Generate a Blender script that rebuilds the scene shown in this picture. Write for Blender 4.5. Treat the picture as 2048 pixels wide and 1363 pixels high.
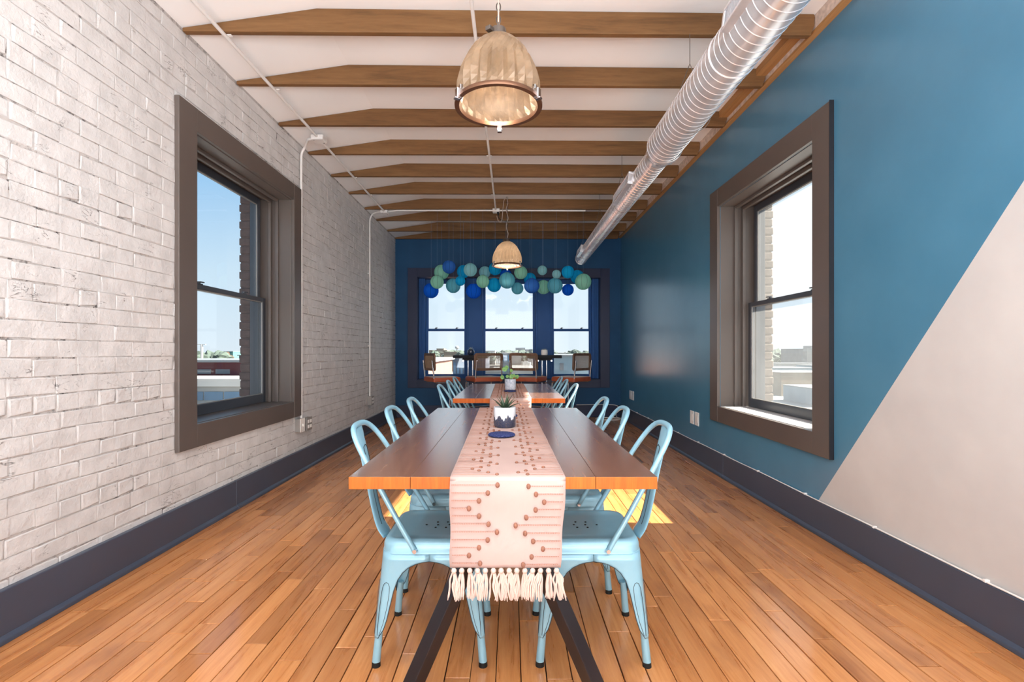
import bpy, bmesh, math, random
from mathutils import Vector, Matrix, Euler
for o in list(bpy.data.objects): bpy.data.objects.remove(o)
C = bpy.context.scene.collection
SC = bpy.context.scene
R = random.Random(7)
PI = math.pi
S = 0.9375
H = 1.125                       # eye height
F = 980.0                       # focal length in pixels of the 2048 px frame
VX, VY = 1021.0, 703.0          # vanishing point

# ------------------------------------------------------------------ camera
cam = bpy.data.cameras.new('camera'); camo = bpy.data.objects.new('camera', cam); C.objects.link(camo)
camo.location = (0, 0, H); camo.rotation_euler = (PI/2, 0, 0)
cam.sensor_width = 36; cam.sensor_fit = 'HORIZONTAL'; cam.lens = F/2048*36
cam.shift_x = (1024-VX)/2048; cam.shift_y = (VY-681.5)/2048
cam.clip_start = 0.05; cam.clip_end = 3000
SC.camera = camo
# ------------------------------------------------------------------ world, sun, large lights, exposure
SUN = Vector((1.306, -0.08, 1.0)).normalized()
w = bpy.data.worlds.new('sky'); SC.world = w; w.use_nodes = True
nt = w.node_tree; nt.nodes.clear()
# pale horizon rising to blue, whiter on the sun's side, bluer away from it
def wn(op, a, b=0.0, c=0.0):
    x = nt.nodes.new('ShaderNodeMath'); x.operation = op
    for i, v in enumerate((a, b, c)):
        if hasattr(v, 'links'): nt.links.new(v, x.inputs[i])
        else: x.inputs[i].default_value = v
    return x.outputs[0]
tc = nt.nodes.new('ShaderNodeTexCoord'); sp = nt.nodes.new('ShaderNodeSeparateXYZ'); nt.links.new(tc.outputs['Generated'], sp.inputs[0])
az = wn('MULTIPLY_ADD', sp.outputs['X'], -2.4, 1.75)
am = wn('MULTIPLY', wn('MAXIMUM', sp.outputs['Z'], 0.0), wn('MAXIMUM', az, 0.35)); am.node.use_clamp = True
cr = nt.nodes.new('ShaderNodeValToRGB'); e = cr.color_ramp.elements
e[0].position = 0.0; e[0].color = (0.60, 0.67, 0.72, 1); e[1].position = 1.0; e[1].color = (0.21, 0.43, 0.68, 1)
m_ = e.new(0.42); m_.color = (0.49, 0.62, 0.72, 1)
nt.links.new(am, cr.inputs[0])
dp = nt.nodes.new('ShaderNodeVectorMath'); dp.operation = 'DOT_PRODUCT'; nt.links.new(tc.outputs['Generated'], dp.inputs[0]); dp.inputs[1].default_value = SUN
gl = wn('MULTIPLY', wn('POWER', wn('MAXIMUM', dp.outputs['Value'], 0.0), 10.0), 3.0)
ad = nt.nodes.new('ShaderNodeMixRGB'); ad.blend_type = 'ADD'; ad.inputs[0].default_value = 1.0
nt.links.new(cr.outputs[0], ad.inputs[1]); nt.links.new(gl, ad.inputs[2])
bg = nt.nodes.new('ShaderNodeBackground'); bg.inputs['Strength'].default_value = 1.12
wo = nt.nodes.new('ShaderNodeOutputWorld')
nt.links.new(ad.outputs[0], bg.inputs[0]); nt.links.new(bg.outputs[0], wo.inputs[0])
def sun_light(strength, color):
    l = bpy.data.lights.new('sun', 'SUN'); l.energy = strength; l.color = color; l.angle = math.radians(0.6)
    o = bpy.data.objects.new('sun', l); C.objects.link(o)
    o.rotation_euler = (-SUN).to_track_quat('-Z', 'Y').to_euler(); o.location = (12, 0, 10)
sun_light(23, (1.0, 0.90, 0.74))
def area(name, loc, target, sx, sy, power, color=(1, 1, 1)):
    l = bpy.data.lights.new(name, 'AREA'); l.shape = 'RECTANGLE'; l.size = sx; l.size_y = sy
    l.energy = power; l.color = color
    o = bpy.data.objects.new(name, l); C.objects.link(o); o.location = loc
    o.rotation_euler = (Vector(target)-Vector(loc)).to_track_quat('-Z', 'Y').to_euler()
area('fill_light_behind', (0, -5.2, 1.7), (0, 5, 1.8), 3.5, 2.6, 58, (0.91, 0.965, 1.0))  # added fill lights, standing in for light from the rest of the loft
area('fill_light_uplight', (0, -2.0, 0.75), (0, -1.5, 3.2), 3.4, 2.2, 370, (0.90, 0.96, 1.0))
area('fill_light_overhead', (0, 0.5, 3.0), (0, 0.75, 0), 2.4, 1.4, 30, (0.92, 0.97, 1.0))
SC.view_settings.view_transform = 'Standard'; SC.view_settings.look = 'None'
SC.view_settings.gamma = 1.0; SC.view_settings.use_curve_mapping = False
SC.view_settings.exposure = 0.33
SC.cycles.max_bounces = 18; SC.cycles.diffuse_bounces = 12; SC.cycles.transparent_max_bounces = 16

# ------------------------------------------------------------------ colour and materials
def lin(c):
    r = []
    for v in c[:3]:
        v = v/255.0
        r.append(v/12.92 if v <= 0.04045 else ((v+0.055)/1.055)**2.4)
    return (r[0], r[1], r[2], 1.0)
class N:
    """a little node-graph writer"""
    def __init__(s, name):
        s.m = bpy.data.materials.new(name); s.m.use_nodes = True
        s.t = s.m.node_tree; s.t.nodes.clear()
        s.out = s.t.nodes.new('ShaderNodeOutputMaterial')
    def n(s, typ, **kw):
        x = s.t.nodes.new(typ)
        for k, v in kw.items(): setattr(x, k, v)
        return x
    def l(s, a, b): s.t.links.new(a, b)
    def setv(s, sock, v):
        if hasattr(v, 'is_linked') or hasattr(v, 'links'): s.l(v, sock)
        else: sock.default_value = v
    def mix(s, f, a, b, mode='MIX'):
        x = s.n('ShaderNodeMixRGB', blend_type=mode)
        s.setv(x.inputs[0], f); s.setv(x.inputs[1], a); s.setv(x.inputs[2], b); return x.outputs[0]
    def math(s, op, a, b=0.0, c=None):
        x = s.n('ShaderNodeMath', operation=op); s.setv(x.inputs[0], a); s.setv(x.inputs[1], b)
        if c is not None: s.setv(x.inputs[2], c)
        return x.outputs[0]
    def ramp(s, f, stops):
        x = s.n('ShaderNodeValToRGB'); e = x.color_ramp.elements
        while len(e) < len(stops): e.new(0.5)
        for i, (p, c) in enumerate(stops): e[i].position = p; e[i].color = c if len(c) == 4 else (*c, 1)
        s.l(f, x.inputs[0]); return x.outputs[0]
    def pos(s, scale=(1, 1, 1), obj=False, rnd=False):
        v = s.n('ShaderNodeTexCoord').outputs['Object'] if obj else s.n('ShaderNodeNewGeometry').outputs['Position']
        if rnd:
            a = s.n('ShaderNodeAttribute', attribute_name='rnd')
            k = s.math('MULTIPLY', a.outputs['Fac'], 137.0)
            vm = s.n('ShaderNodeVectorMath', operation='ADD'); s.l(v, vm.inputs[0]); s.l(k, vm.inputs[1]); v = vm.outputs[0]
        m = s.n('ShaderNodeMapping'); m.inputs['Scale'].default_value = scale; s.l(v, m.inputs[0]); return m.outputs[0]
    def noise(s, vec, scale=5, detail=4, rough=0.55, dist=0.0):
        x = s.n('ShaderNodeTexNoise'); x.inputs['Scale'].default_value = scale; x.inputs['Detail'].default_value = detail
        x.inputs['Roughness'].default_value = rough; x.inputs['Distortion'].default_value = dist
        s.l(vec, x.inputs['Vector']); return x.outputs['Fac']
    def bump(s, h, strength=0.2, dist=0.01, normal=None):
        x = s.n('ShaderNodeBump'); x.inputs['Strength'].default_value = strength; x.inputs['Distance'].default_value = dist
        s.l(h, x.inputs['Height'])
        if normal is not None: s.l(normal, x.inputs['Normal'])
        return x.outputs[0]
    def bsdf(s, col, rough=0.5, metal=0.0, spec=0.5, normal=None, coat=0.0, emit=None, es=0.0, coat_rough=0.1):
        b = s.n('ShaderNodeBsdfPrincipled')
        s.setv(b.inputs['Base Color'], col); s.setv(b.inputs['Roughness'], rough); s.setv(b.inputs['Metallic'], metal)
        b.inputs['Specular IOR Level'].default_value = spec; b.inputs['Coat Weight'].default_value = coat
        b.inputs['Coat Roughness'].default_value = coat_rough
        if normal is not None: s.l(normal, b.inputs['Normal'])
        if emit: b.inputs['Emission Color'].default_value = emit; b.inputs['Emission Strength'].default_value = es
        return b.outputs[0]
    def done(s, sh): s.l(sh, s.out.inputs[0]); return s.m
def plain(name, c, rough=0.5, metal=0.0, spec=0.5, var=0.06, vs=6.0, bump=0.0, bs=60.0, coat=0.0, obj=True):
    g = N(name); v = g.pos(obj=obj); n = g.noise(v, vs, 3)
    a = lin(c); lo = tuple(x*(1-var) for x in a[:3])+(1,); hi = tuple(min(1, x*(1+var)) for x in a[:3])+(1,)
    col = g.ramp(n, [(0.3, lo), (0.7, hi)])
    nor = g.bump(g.noise(v, bs, 3), bump, 0.004) if bump else None
    return g.done(g.bsdf(col, rough, metal, spec, nor, coat))
def wood(name, cols, scale, rough=0.3, spec=0.5, coat=0.0, shift=0.35, bump=0.05, stain=None):
    """grain stretched along the axis of the smallest scale; 'rnd' is one value per board"""
    g = N(name); v = g.pos(scale, rnd=True)
    n = g.noise(v, 1.0, 6, 0.62, 0.6); fine = g.noise(v, 4.0, 4, 0.7)
    f = g.math('MULTIPLY_ADD', fine, 0.35, g.math('MULTIPLY', n, 0.65))
    col = g.ramp(f, [(0.32, lin(cols[0])), (0.5, lin(cols[1])), (0.68, lin(cols[2]))])
    a = g.n('ShaderNodeAttribute', attribute_name='rnd').outputs['Fac']
    tone = g.ramp(a, [(0.0, (1-shift, 1-shift*1.1, 1-shift*1.15)), (0.35, (0.9, 0.88, 0.86)), (0.7, (1, 1, 1)), (1.0, (1.1, 1.1, 1.08))])
    col = g.mix(1.0, col, tone, 'MULTIPLY')
    if stain:
        bl = g.noise(g.pos((2.2, 0.9, 2.2), rnd=True), 2.0, 4, 0.6)
        col = g.mix(g.ramp(bl, [(0.56, (0, 0, 0)), (0.74, (0.65, 0.65, 0.65))]), col, lin(stain), 'MIX')
    r = g.math('MULTIPLY_ADD', n, 0.18, rough-0.08)
    return g.done(g.bsdf(col, r, 0, spec, g.bump(f, bump, 0.003), coat))

# ------------------------------------------------------------------ mesh builder
class MB:
    def __init__(s): s.v = []; s.f = []; s.mi = []; s.M = None
    def add(s, vs, fs, mi=0):
        b = len(s.v)
        s.v += [tuple(s.M @ Vector(p)) if s.M else tuple(p) for p in vs]
        s.f += [tuple(b+i for i in q) for q in fs]; s.mi += [mi]*len(fs); return s
    def box(s, x0, x1, y0, y1, z0, z1, mi=0):
        x0, x1 = min(x0, x1), max(x0, x1); y0, y1 = min(y0, y1), max(y0, y1); z0, z1 = min(z0, z1), max(z0, z1)
        return s.add([(x0,y0,z0),(x1,y0,z0),(x1,y1,z0),(x0,y1,z0),(x0,y0,z1),(x1,y0,z1),(x1,y1,z1),(x0,y1,z1)],
              [(0,3,2,1),(4,5,6,7),(0,1,5,4),(1,2,6,5),(2,3,7,6),(3,0,4,7)], mi)
    def prism(s, a, b, mi=0):
        """two matching outlines (lists of points) joined by sides and capped"""
        n = len(a); return s.add(list(a)+list(b), [tuple(range(n))[::-1], tuple(range(n, 2*n))] + [(i, (i+1) % n, n+(i+1) % n, n+i) for i in range(n)], mi)
    def tube(s, pts, r, seg=8, cap=True, mi=0, flat=1.0):
        P = [Vector(p) for p in pts]; n = len(P); rr = r if isinstance(r, (list, tuple)) else [r]*n
        t0 = (P[1]-P[0]).normalized(); up = Vector((0, 0, 1)) if abs(t0.z) < 0.9 else Vector((1, 0, 0))
        nx = t0.cross(up).normalized(); vs = []
        for i in range(n):
            t = (P[min(i+1, n-1)]-P[max(i-1, 0)]).normalized()
            nx = (nx - t*nx.dot(t)).normalized(); ny = t.cross(nx)
            for k in range(seg):
                a = 2*PI*(k+0.5)/seg; vs.append(P[i]+nx*math.cos(a)*rr[i]+ny*math.sin(a)*rr[i]*flat)
        fs = [(i*seg+k, i*seg+(k+1) % seg, (i+1)*seg+(k+1) % seg, (i+1)*seg+k) for i in range(n-1) for k in range(seg)]
        if cap: fs += [tuple(range(seg))[::-1], tuple(range((n-1)*seg, n*seg))]
        return s.add(vs, fs, mi)
    def lathe(s, prof, seg=24, c=(0, 0, 0), mi=0, fn=None):
        """prof: list of (radius, z)"""
        vs = []; n = len(prof)
        for i, (r, z) in enumerate(prof):
            for k in range(seg):
                a = 2*PI*k/seg; q = r*(fn(a, i, k) if fn else 1)
                vs.append((c[0]+q*math.cos(a), c[1]+q*math.sin(a), c[2]+z))
        fs = [(i*seg+k, i*seg+(k+1) % seg, (i+1)*seg+(k+1) % seg, (i+1)*seg+k) for i in range(n-1) for k in range(seg)]
        return s.add(vs, fs, mi)
    def disc(s, c, r, seg=16, mi=0, up=1):
        vs = [(c[0]+r*math.cos(2*PI*k/seg), c[1]+r*math.sin(2*PI*k/seg), c[2]) for k in range(seg)]
        return s.add(vs, [tuple(range(seg))[::up]], mi)
    def cyl(s, a, b, r, seg=12, mi=0): return s.tube([a, b], r, seg, True, mi)
    def ball(s, c, r, seg=10, rings=7, sz=1.0, mi=0):
        return s.lathe([(r*max(0.001, math.sin(PI*i/rings)), -r*sz*math.cos(PI*i/rings)) for i in range(rings+1)], seg, c, mi)
    def mesh(s, name, mats, smooth=None, rnd=None, recalc=True):
        me = bpy.data.meshes.new(name); me.from_pydata(s.v, [], s.f)
        for m in (mats if isinstance(mats, (list, tuple)) else [mats]): me.materials.append(m)
        if max(s.mi, default=0): me.polygons.foreach_set('material_index', s.mi)
        if recalc:
            bm = bmesh.new(); bm.from_mesh(me); bmesh.ops.recalc_face_normals(bm, faces=bm.faces); bm.to_mesh(me); bm.free()
        if smooth is not None:
            me.polygons.foreach_set('use_smooth', [True]*len(me.polygons))
            me.set_sharp_from_angle(angle=math.radians(smooth))
        if rnd is not None:
            at = me.attributes.new('rnd', 'FLOAT', 'FACE'); at.data.foreach_set('value', rnd if isinstance(rnd, list) else [rnd]*len(me.polygons))
        me.update(); return me
    def build(s, name, mats, parent=None, smooth=None, bevel=0, rnd=None, seg=2):
        o = bpy.data.objects.new(name, s.mesh(name, mats, smooth, rnd)); C.objects.link(o)
        if parent: o.parent = parent
        if bevel:
            b = o.modifiers.new('edges', 'BEVEL'); b.width = bevel; b.segments = seg; b.limit_method = 'ANGLE'
        return o
def inst(me, name, parent, loc=(0, 0, 0), rot=(0, 0, 0)):
    o = bpy.data.objects.new(name, me); C.objects.link(o); o.parent = parent; o.location = loc; o.rotation_euler = rot; return o
def tag(o, label, cat, group=None, kind=None):
    o['label'] = label; o['category'] = cat
    if group: o['group'] = group
    if kind: o['kind'] = kind
    return o
def thing(name, label, cat, loc=(0, 0, 0), rz=0, group=None, kind=None):
    o = bpy.data.objects.new(name, None); C.objects.link(o); o.location = loc; o.rotation_euler = (0, 0, rz)
    o.empty_display_size = 0.1
    return tag(o, label, cat, group, kind)
def struct(o, label, cat): o['kind'] = 'structure'; o['label'] = label; o['category'] = cat; return o
def dup(root, loc, rz=None, label=None, group=None):
    r = root.copy(); C.objects.link(r); r.location = loc
    if rz is not None: r.rotation_euler = (0, 0, rz)
    if label: r['label'] = label
    if group: r['group'] = group
    for ch in root.children:
        c = ch.copy(); C.objects.link(c); c.parent = r
        for g in ch.children:
            d = g.copy(); C.objects.link(d); d.parent = c
    return r
def curve(pts, n=6):
    """Catmull-Rom through the points"""
    P = [Vector(p) for p in pts]; P = [2*P[0]-P[1]]+P+[2*P[-1]-P[-2]]; out = []
    for i in range(1, len(P)-2):
        a, b, c, d = P[i-1:i+3]
        for k in range(n):
            t = k/n; out.append(0.5*((2*b)+(-a+c)*t+(2*a-5*b+4*c-d)*t*t+(-a+3*b-3*c+d)*t**3))
    out.append(P[-2]); return out
def px(x, y, Y):
    """world point at depth Y seen at pixel x, y"""
    return Vector(((x-VX)*Y/F, Y, H-(y-VY)*Y/F))

# ------------------------------------------------------------------ room dimensions
XL, XR, YB, YF = -2.11*S, 2.035*S, 9.02*S, -5.6
ZC = 3.415*S; ZCL = 3.285*S; XK = -1.25*S
ZLEDGE = 3.086
W1 = dict(u0=3.056, u1=4.425, v0=.673, v1=2.4975, U0=2.8875, U1=4.603, V0=.53, V1=2.64)       # left window
W2 = dict(u0=3.06, u1=4.4625, v0=.628, v1=2.446, U0=2.894, U1=4.6275, V0=.4875, V1=2.606)     # right window
W3 = dict(u0=-1.605, u1=1.556, v0=.650, v1=2.410, U0=-1.765, U1=1.713, V0=.504, V1=2.563)     # rear window

# ------------------------------------------------------------------ materials
def brick_paint():
    g = N('white_painted_brick'); v = g.pos()
    n = g.noise(v, 9, 5); s_ = g.noise(v, 60, 5, 0.7)
    chip = g.ramp(g.noise(v, 24, 6, 0.7, 1.2), [(0.66, (0, 0, 0)), (0.72, (1, 1, 1))])
    chip = g.mix(1.0, chip, g.ramp(g.noise(v, 2.3, 3), [(0.47, (0, 0, 0)), (0.66, (0.55, 0.55, 0.55))]), 'MULTIPLY')
    col = g.ramp(n, [(0.25, lin((196, 194, 193))), (0.7, lin((218, 216, 215)))])
    col = g.mix(chip, col, lin((120, 112, 108)))
    vn = g.noise(g.pos((1, 1, 2.8)), 6, 4, .6, .8)
    line = g.ramp(g.math('ABSOLUTE', g.math('SUBTRACT', vn, .5)), [(0.0, (1, 1, 1)), (0.012, (0, 0, 0))])
    msk = g.ramp(g.noise(g.pos((1, 1, 1)), 5.5, 3, .6), [(.56, (0, 0, 0)), (.62, (.85, .85, .85))])
    crack = g.mix(1.0, line, msk, 'MULTIPLY'); col = g.mix(crack, col, lin((84, 78, 76)))
    return g.done(g.bsdf(col, 0.55, 0, 0.4, g.bump(g.mix(0.3, g.noise(v, 16, 4, .6), s_), 0.6, 0.014)))
def mortar_paint():
    g = N('painted_mortar'); v = g.pos()
    dark = g.ramp(g.noise(v, 15, 6, 0.75, 1.0), [(0.50, (0, 0, 0)), (0.62, (1, 1, 1))])
    reg = g.ramp(g.noise(v, 1.6, 3), [(0.40, (0.12, 0.12, 0.12)), (0.62, (1, 1, 1))])
    col = g.mix(g.mix(1.0, dark, reg, 'MULTIPLY'), lin((186, 181, 178)), lin((52, 48, 48)))
    return g.done(g.bsdf(col, 0.7, 0, 0.3, g.bump(g.noise(v, 45, 5), 0.6, 0.008)))
def wall_blue_paint(name='blue_wall_paint', c1=(68, 124, 154), c2=(76, 132, 162), rgh=0.28, spc=0.9):
    """blue paint with the pale painted triangle, edge running from (3.03, .213) to (1.82, 1.762) in Y, Z"""
    g = N(name); ge = g.n('ShaderNodeNewGeometry'); sx = g.n('ShaderNodeSeparateXYZ'); g.l(ge.outputs['Position'], sx.inputs[0])
    Y, Z = sx.outputs['Y'], sx.outputs['Z']
    k = (1.762-.213)/(1.82-3.03)
    d = g.math('SUBTRACT', g.math('MULTIPLY_ADD', g.math('SUBTRACT', Y, 3.03), k, 0.213), Z)   # > 0 below the line
    m = g.math('GREATER_THAN', d, 0.0)
    v = g.pos(); n = g.noise(v, 3, 4)
    blue = g.ramp(n, [(0.3, lin(c1)), (0.7, lin(c2))])
    pale = g.ramp(n, [(0.3, lin((196, 193, 191))), (0.7, lin((206, 203, 200)))])
    return g.done(g.bsdf(g.mix(m, blue, pale), g.math('MULTIPLY_ADD', m, 0.25, rgh), 0, spc, g.bump(g.noise(v, 55, 4), 0.05, 0.003)))
def glass(name, haze, tint=(0.97, 0.99, 1.0)):
    g = N(name); v = g.pos()
    tr = g.n('ShaderNodeBsdfTransparent'); tr.inputs[0].default_value = (*tint, 1)
    gl = g.n('ShaderNodeBsdfGlossy'); gl.inputs['Roughness'].default_value = 0.02
    lw = g.n('ShaderNodeLayerWeight'); fr = g.math('MULTIPLY_ADD', g.math('POWER', lw.outputs['Facing'], 4.0), .35, .02)
    mx = g.n('ShaderNodeMixShader'); g.l(fr, mx.inputs[0]); g.l(tr.outputs[0], mx.inputs[1]); g.l(gl.outputs[0], mx.inputs[2])
    tl = g.n('ShaderNodeBsdfTranslucent'); tl.inputs[0].default_value = (0.95, 0.97, 1, 1)
    f = g.math('MULTIPLY', g.ramp(g.noise(v, 3, 5), [(0.2, (0.7, 0.7, 0.7)), (0.8, (1.2, 1.2, 1.2))]), haze)
    m2 = g.n('ShaderNodeMixShader'); g.l(f, m2.inputs[0]); g.l(mx.outputs[0], m2.inputs[1]); g.l(tl.outputs[0], m2.inputs[2])
    return g.done(m2.outputs[0])
def floor_wood():
    return wood('maple_floor', [(178, 110, 60), (204, 138, 82), (220, 158, 104)], (26, 1.6, 26), 0.28, 0.5, 0.5, 0.32, 0.06, stain=(128, 74, 46))
m_brick, m_mortar, m_blue = brick_paint(), mortar_paint(), wall_blue_paint()
m_blue_rear = wall_blue_paint('shaded_blue_wall_paint', (22, 68, 106), (26, 76, 116), .5, .25)  # the blue wall paint, darkened to carry the backlit wall's shade
m_floor = floor_wood()
m_gap = plain('dark_floor_gap', (38, 22, 14), 0.9)
m_ceil = plain('white_ceiling', (238, 238, 238), 0.8, spec=0.2, var=0.02, vs=1.5, obj=False)
m_beam = wood('brown_painted_beam', [(92, 64, 38), (118, 84, 51), (132, 97, 62)], (1.2, 30, 14), 0.6, 0.3, 0, 0.14, 0.25)
m_ledge = wood('tan_ledge', [(150, 108, 66), (176, 130, 82), (190, 146, 96)], (20, 1.2, 20), 0.6, 0.3, 0, 0.1)
m_trim = plain('taupe_trim_paint', (92, 83, 78), 0.36, var=0.05, vs=3, bump=0.04, bs=40, obj=False)
m_base = plain('slate_baseboard_paint', (66, 74, 90), 0.36, var=0.05, vs=3, obj=False)
m_rear = plain('shaded_grey_trim_paint', (40, 47, 74), 0.4, spec=.3, var=0.05, vs=3, obj=False)  # grey trim paint with the shadow at the rear put into its colour
m_pier = plain('blue_grey_frame_paint', (38, 88, 150), 0.5, spec=.25, var=0.05, vs=3, obj=False)
m_sash = plain('charcoal_sash_paint', (62, 66, 74), 0.3, var=0.05, obj=False)
m_rough = plain('bare_plastered_brick', (214, 198, 186), 0.9, var=0.22, vs=30, bump=0.7, bs=45, obj=False)
m_pane = glass('window_glass', 0.008)
m_pane_sun = glass('hazy_sunlit_glass', 0.026)  # whitish film on the panes imitates the haze and glare outside
m_white = plain('white_painted_metal', (226, 223, 220), 0.45, var=0.03)
m_grey_box = plain('grey_steel_box', (150, 146, 142), 0.45, 0.3)
m_plate = plain('white_plastic', (235, 233, 230), 0.4, var=0.02)
m_black = plain('black_powder_coat', (28, 28, 34), 0.35, var=0.1)
m_rubber = plain('black_rubber', (14, 14, 15), 0.7)
m_dark = plain('dark_recess', (16, 15, 17), 0.8)
m_chrome = plain('chrome', (205, 205, 210), 0.12, 1.0, var=0.02)
m_steel = plain('galvanised_duct', (234, 235, 240), 0.25, 0.65, var=0.12, vs=9)
m_chain = plain('steel_chain', (120, 112, 106), 0.35, 0.9)
m_chair = None

# ------------------------------------------------------------------ floor
fl = MB().box(XL-.5, XR+.5, YF-.1, YB+.3, -0.08, -0.012)
floor = struct(fl.build('floor', m_gap), 'worn honey maple strip floor', 'floor')
PW = 0.0885; planks = []
x = XL-.02
while x < XR+.02:
    y = YF + R.uniform(0, 0.6)*0; x1 = x+PW
    y = -.2-R.uniform(0, .8)
    while y < YB:
        L = R.choice([R.uniform(.28, .7), R.uniform(.5, 1.1), R.uniform(.8, 1.6)]); 
        y1 = min(YB, y+L)
        if YB-y1 < .15: y1 = YB
        planks.append((x, min(x1, XR+.03), y, y1)); y = y1
    planks.append((x, min(x1, XR+.03), YF, -1.0)); x = x1
def plank_area(p):
    y0 = max(p[2], 1.67)
    if p[3] <= y0+.02: return 0
    xm = abs((p[0]+p[1])/2)
    if xm*F/p[3] > 1030: return 0
    return (p[1]-p[0])*(1/y0**2-1/p[3]**2)
planks.sort(key=plank_area, reverse=True)
def plank_box(mb, p, g=.0019):
    x0, x1, y0, y1 = p; x0 += g*R.uniform(.3, 1.6); x1 -= g*R.uniform(.3, 1.6); y0 += g; y1 -= g; z = R.uniform(-.0008, .0004); c = .0012
    mb.add([(x0,y0,-.012),(x1,y0,-.012),(x1,y1,-.012),(x0,y1,-.012),(x0,y0,z-c),(x1,y0,z-c),(x1,y1,z-c),(x0,y1,z-c),
            (x0+c,y0+c,z),(x1-c,y0+c,z),(x1-c,y1-c,z),(x0+c,y1-c,z)],
           [(0,1,5,4),(1,2,6,5),(2,3,7,6),(3,0,4,7),(4,5,9,8),(5,6,10,9),(6,7,11,10),(7,4,8,11),(8,9,10,11)])
for p in planks[:295]:
    mb = MB(); plank_box(mb, p); mb.build('plank', m_floor, floor, rnd=R.random())
mb = MB(); rr = []
for p in planks[295:]:
    plank_box(mb, p); rr += [R.random()]*9
o = mb.build('far_planks', m_floor, floor, rnd=rr); o['kind'] = 'stuff'

# ------------------------------------------------------------------ left wall: painted brick
mb = MB(); T = .34
def wall_with_hole(mb, ax, c0, c1, a0, a1, z0, z1, w):
    """slab between c0 and c1 on axis ax, running a0..a1, with the opening of window w"""
    def bx(p, q, r_, s_):
        if ax == 'x': mb.box(c0, c1, p, q, r_, s_)
        else: mb.box(p, q, c0, c1, r_, s_)
    bx(a0, w['u0'], z0, z1); bx(w['u1'], a1, z0, z1); bx(w['u0'], w['u1'], z0, w['v0']); bx(w['u0'], w['u1'], w['v1'], z1)
wall_with_hole(mb, 'x', XL-.40, XL-.0055, YF, YB+.02, -.05, 3.25, W1)
wall_left = struct(mb.build('wall_left', m_mortar), 'white painted old brick wall', 'wall')
CH, BL = .0785, .212; bricks = []
def brick_mesh(L, hgt):
    b = MB(); j = lambda a: R.uniform(-a, a); c = .004; chip = R.random() < .3
    gp = .004 if R.random() < .14 else .0004
    h0, h1, l0, l1 = .0026+j(.0022), hgt-.0026+j(.0022), gp, L-gp*.5; d = -.002+j(.0013)
    o_ = [(-.02,l0,h0),(-.02,l1,h0+j(.004)),(-.02,l1,h1),(-.02,l0,h1+j(.004))]
    if chip:
        q = R.randrange(4); p = o_[q]; s1, s2 = (1 if p[1] < L/2 else -1), (1 if p[2] < hgt/2 else -1)
        o_[q] = (p[0], p[1]+s1*R.uniform(.004, .020), p[2]+s2*R.uniform(.002, .008))
    f_ = [(d-.0008-.0012*chip,)+p[1:] for p in o_]
    i_ = [(d,l0+c*2+j(.005),o_[0][2]+c+j(.003)),(d+j(.002),l1-c*2+j(.005),o_[1][2]+c+j(.003)),(d,l1-c*2+j(.005),o_[2][2]-c+j(.003)),(d+j(.002),l0+c*2+j(.005),o_[3][2]-c+j(.003))]
    fs = [(k, (k+1) % 4, 4+(k+1) % 4, 4+k) for k in range(4)]+[(4+k, 4+(k+1) % 4, 8+(k+1) % 4, 8+k) for k in range(4)]+[(8, 9, 10, 11)]
    b.add(o_+f_+i_, fs); return b
full = [brick_mesh(BL, CH).mesh('brick', m_brick) for _ in range(14)]
heads = [brick_mesh(BL/2, CH).mesh('brick', m_brick) for _ in range(6)]
ncourse = int(3.10/CH)
for i in range(ncourse):
    z = i*CH; hd = (i % 6 == 5); y = 1.1-(BL/2 if i % 2 else 0)-R.uniform(0, .03)
    L0 = BL/2 if hd else BL
    zt = ZCL + .0
    if z+CH > zt+.01: continue
    while y < YB-.02:
        y1 = y+L0
        if z+CH > W1['v0']-.06 and z < W1['v1']+.06:
            a, b_ = W1['u0']-.06, W1['u1']+.06
            if y < a < y1: y1n = a if a-y > .05 else None
            elif y >= a and y < b_ and y1 <= b_: y = y1; continue
            elif y < b_ < y1 and y >= a:
                if y1-b_ > .05: bricks.append((b_, y1-b_, z))
                y = y1; continue
            else: y1n = y1
            if y1n: bricks.append((y, y1n-y, z))
            y = y1; continue
        bricks.append((y, min(y1, YB)-y, z)); y = y1
def seen(b):
    y, L, z = b; X = 1021-abs(XL)*F/(y+L)
    if X < 0 or z+CH < .19: return False
    return 0 < VY-(z+CH-H)*F/(y+L)+10 and VY-(z-H)*F/y > 0
near = sorted([b for b in bricks if seen(b)], key=lambda b: b[0])[:295]; ns = set(near)
for (y, L, z) in near:
    me = R.choice(full) if abs(L-BL) < .002 else (R.choice(heads) if abs(L-BL/2) < .002 else brick_mesh(L, CH).mesh('brick', m_brick))
    inst(me, 'brick', wall_left, (XL, y, z))
mb = MB()
for b in bricks:
    if b in ns: continue
    q = brick_mesh(b[1], CH); q2 = [(p[0]+XL, p[1]+b[0], p[2]+b[2]) for p in q.v]; mb.add(q2, q.f)
o = mb.build('far_bricks', m_brick, wall_left); o['kind'] = 'stuff'

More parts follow.
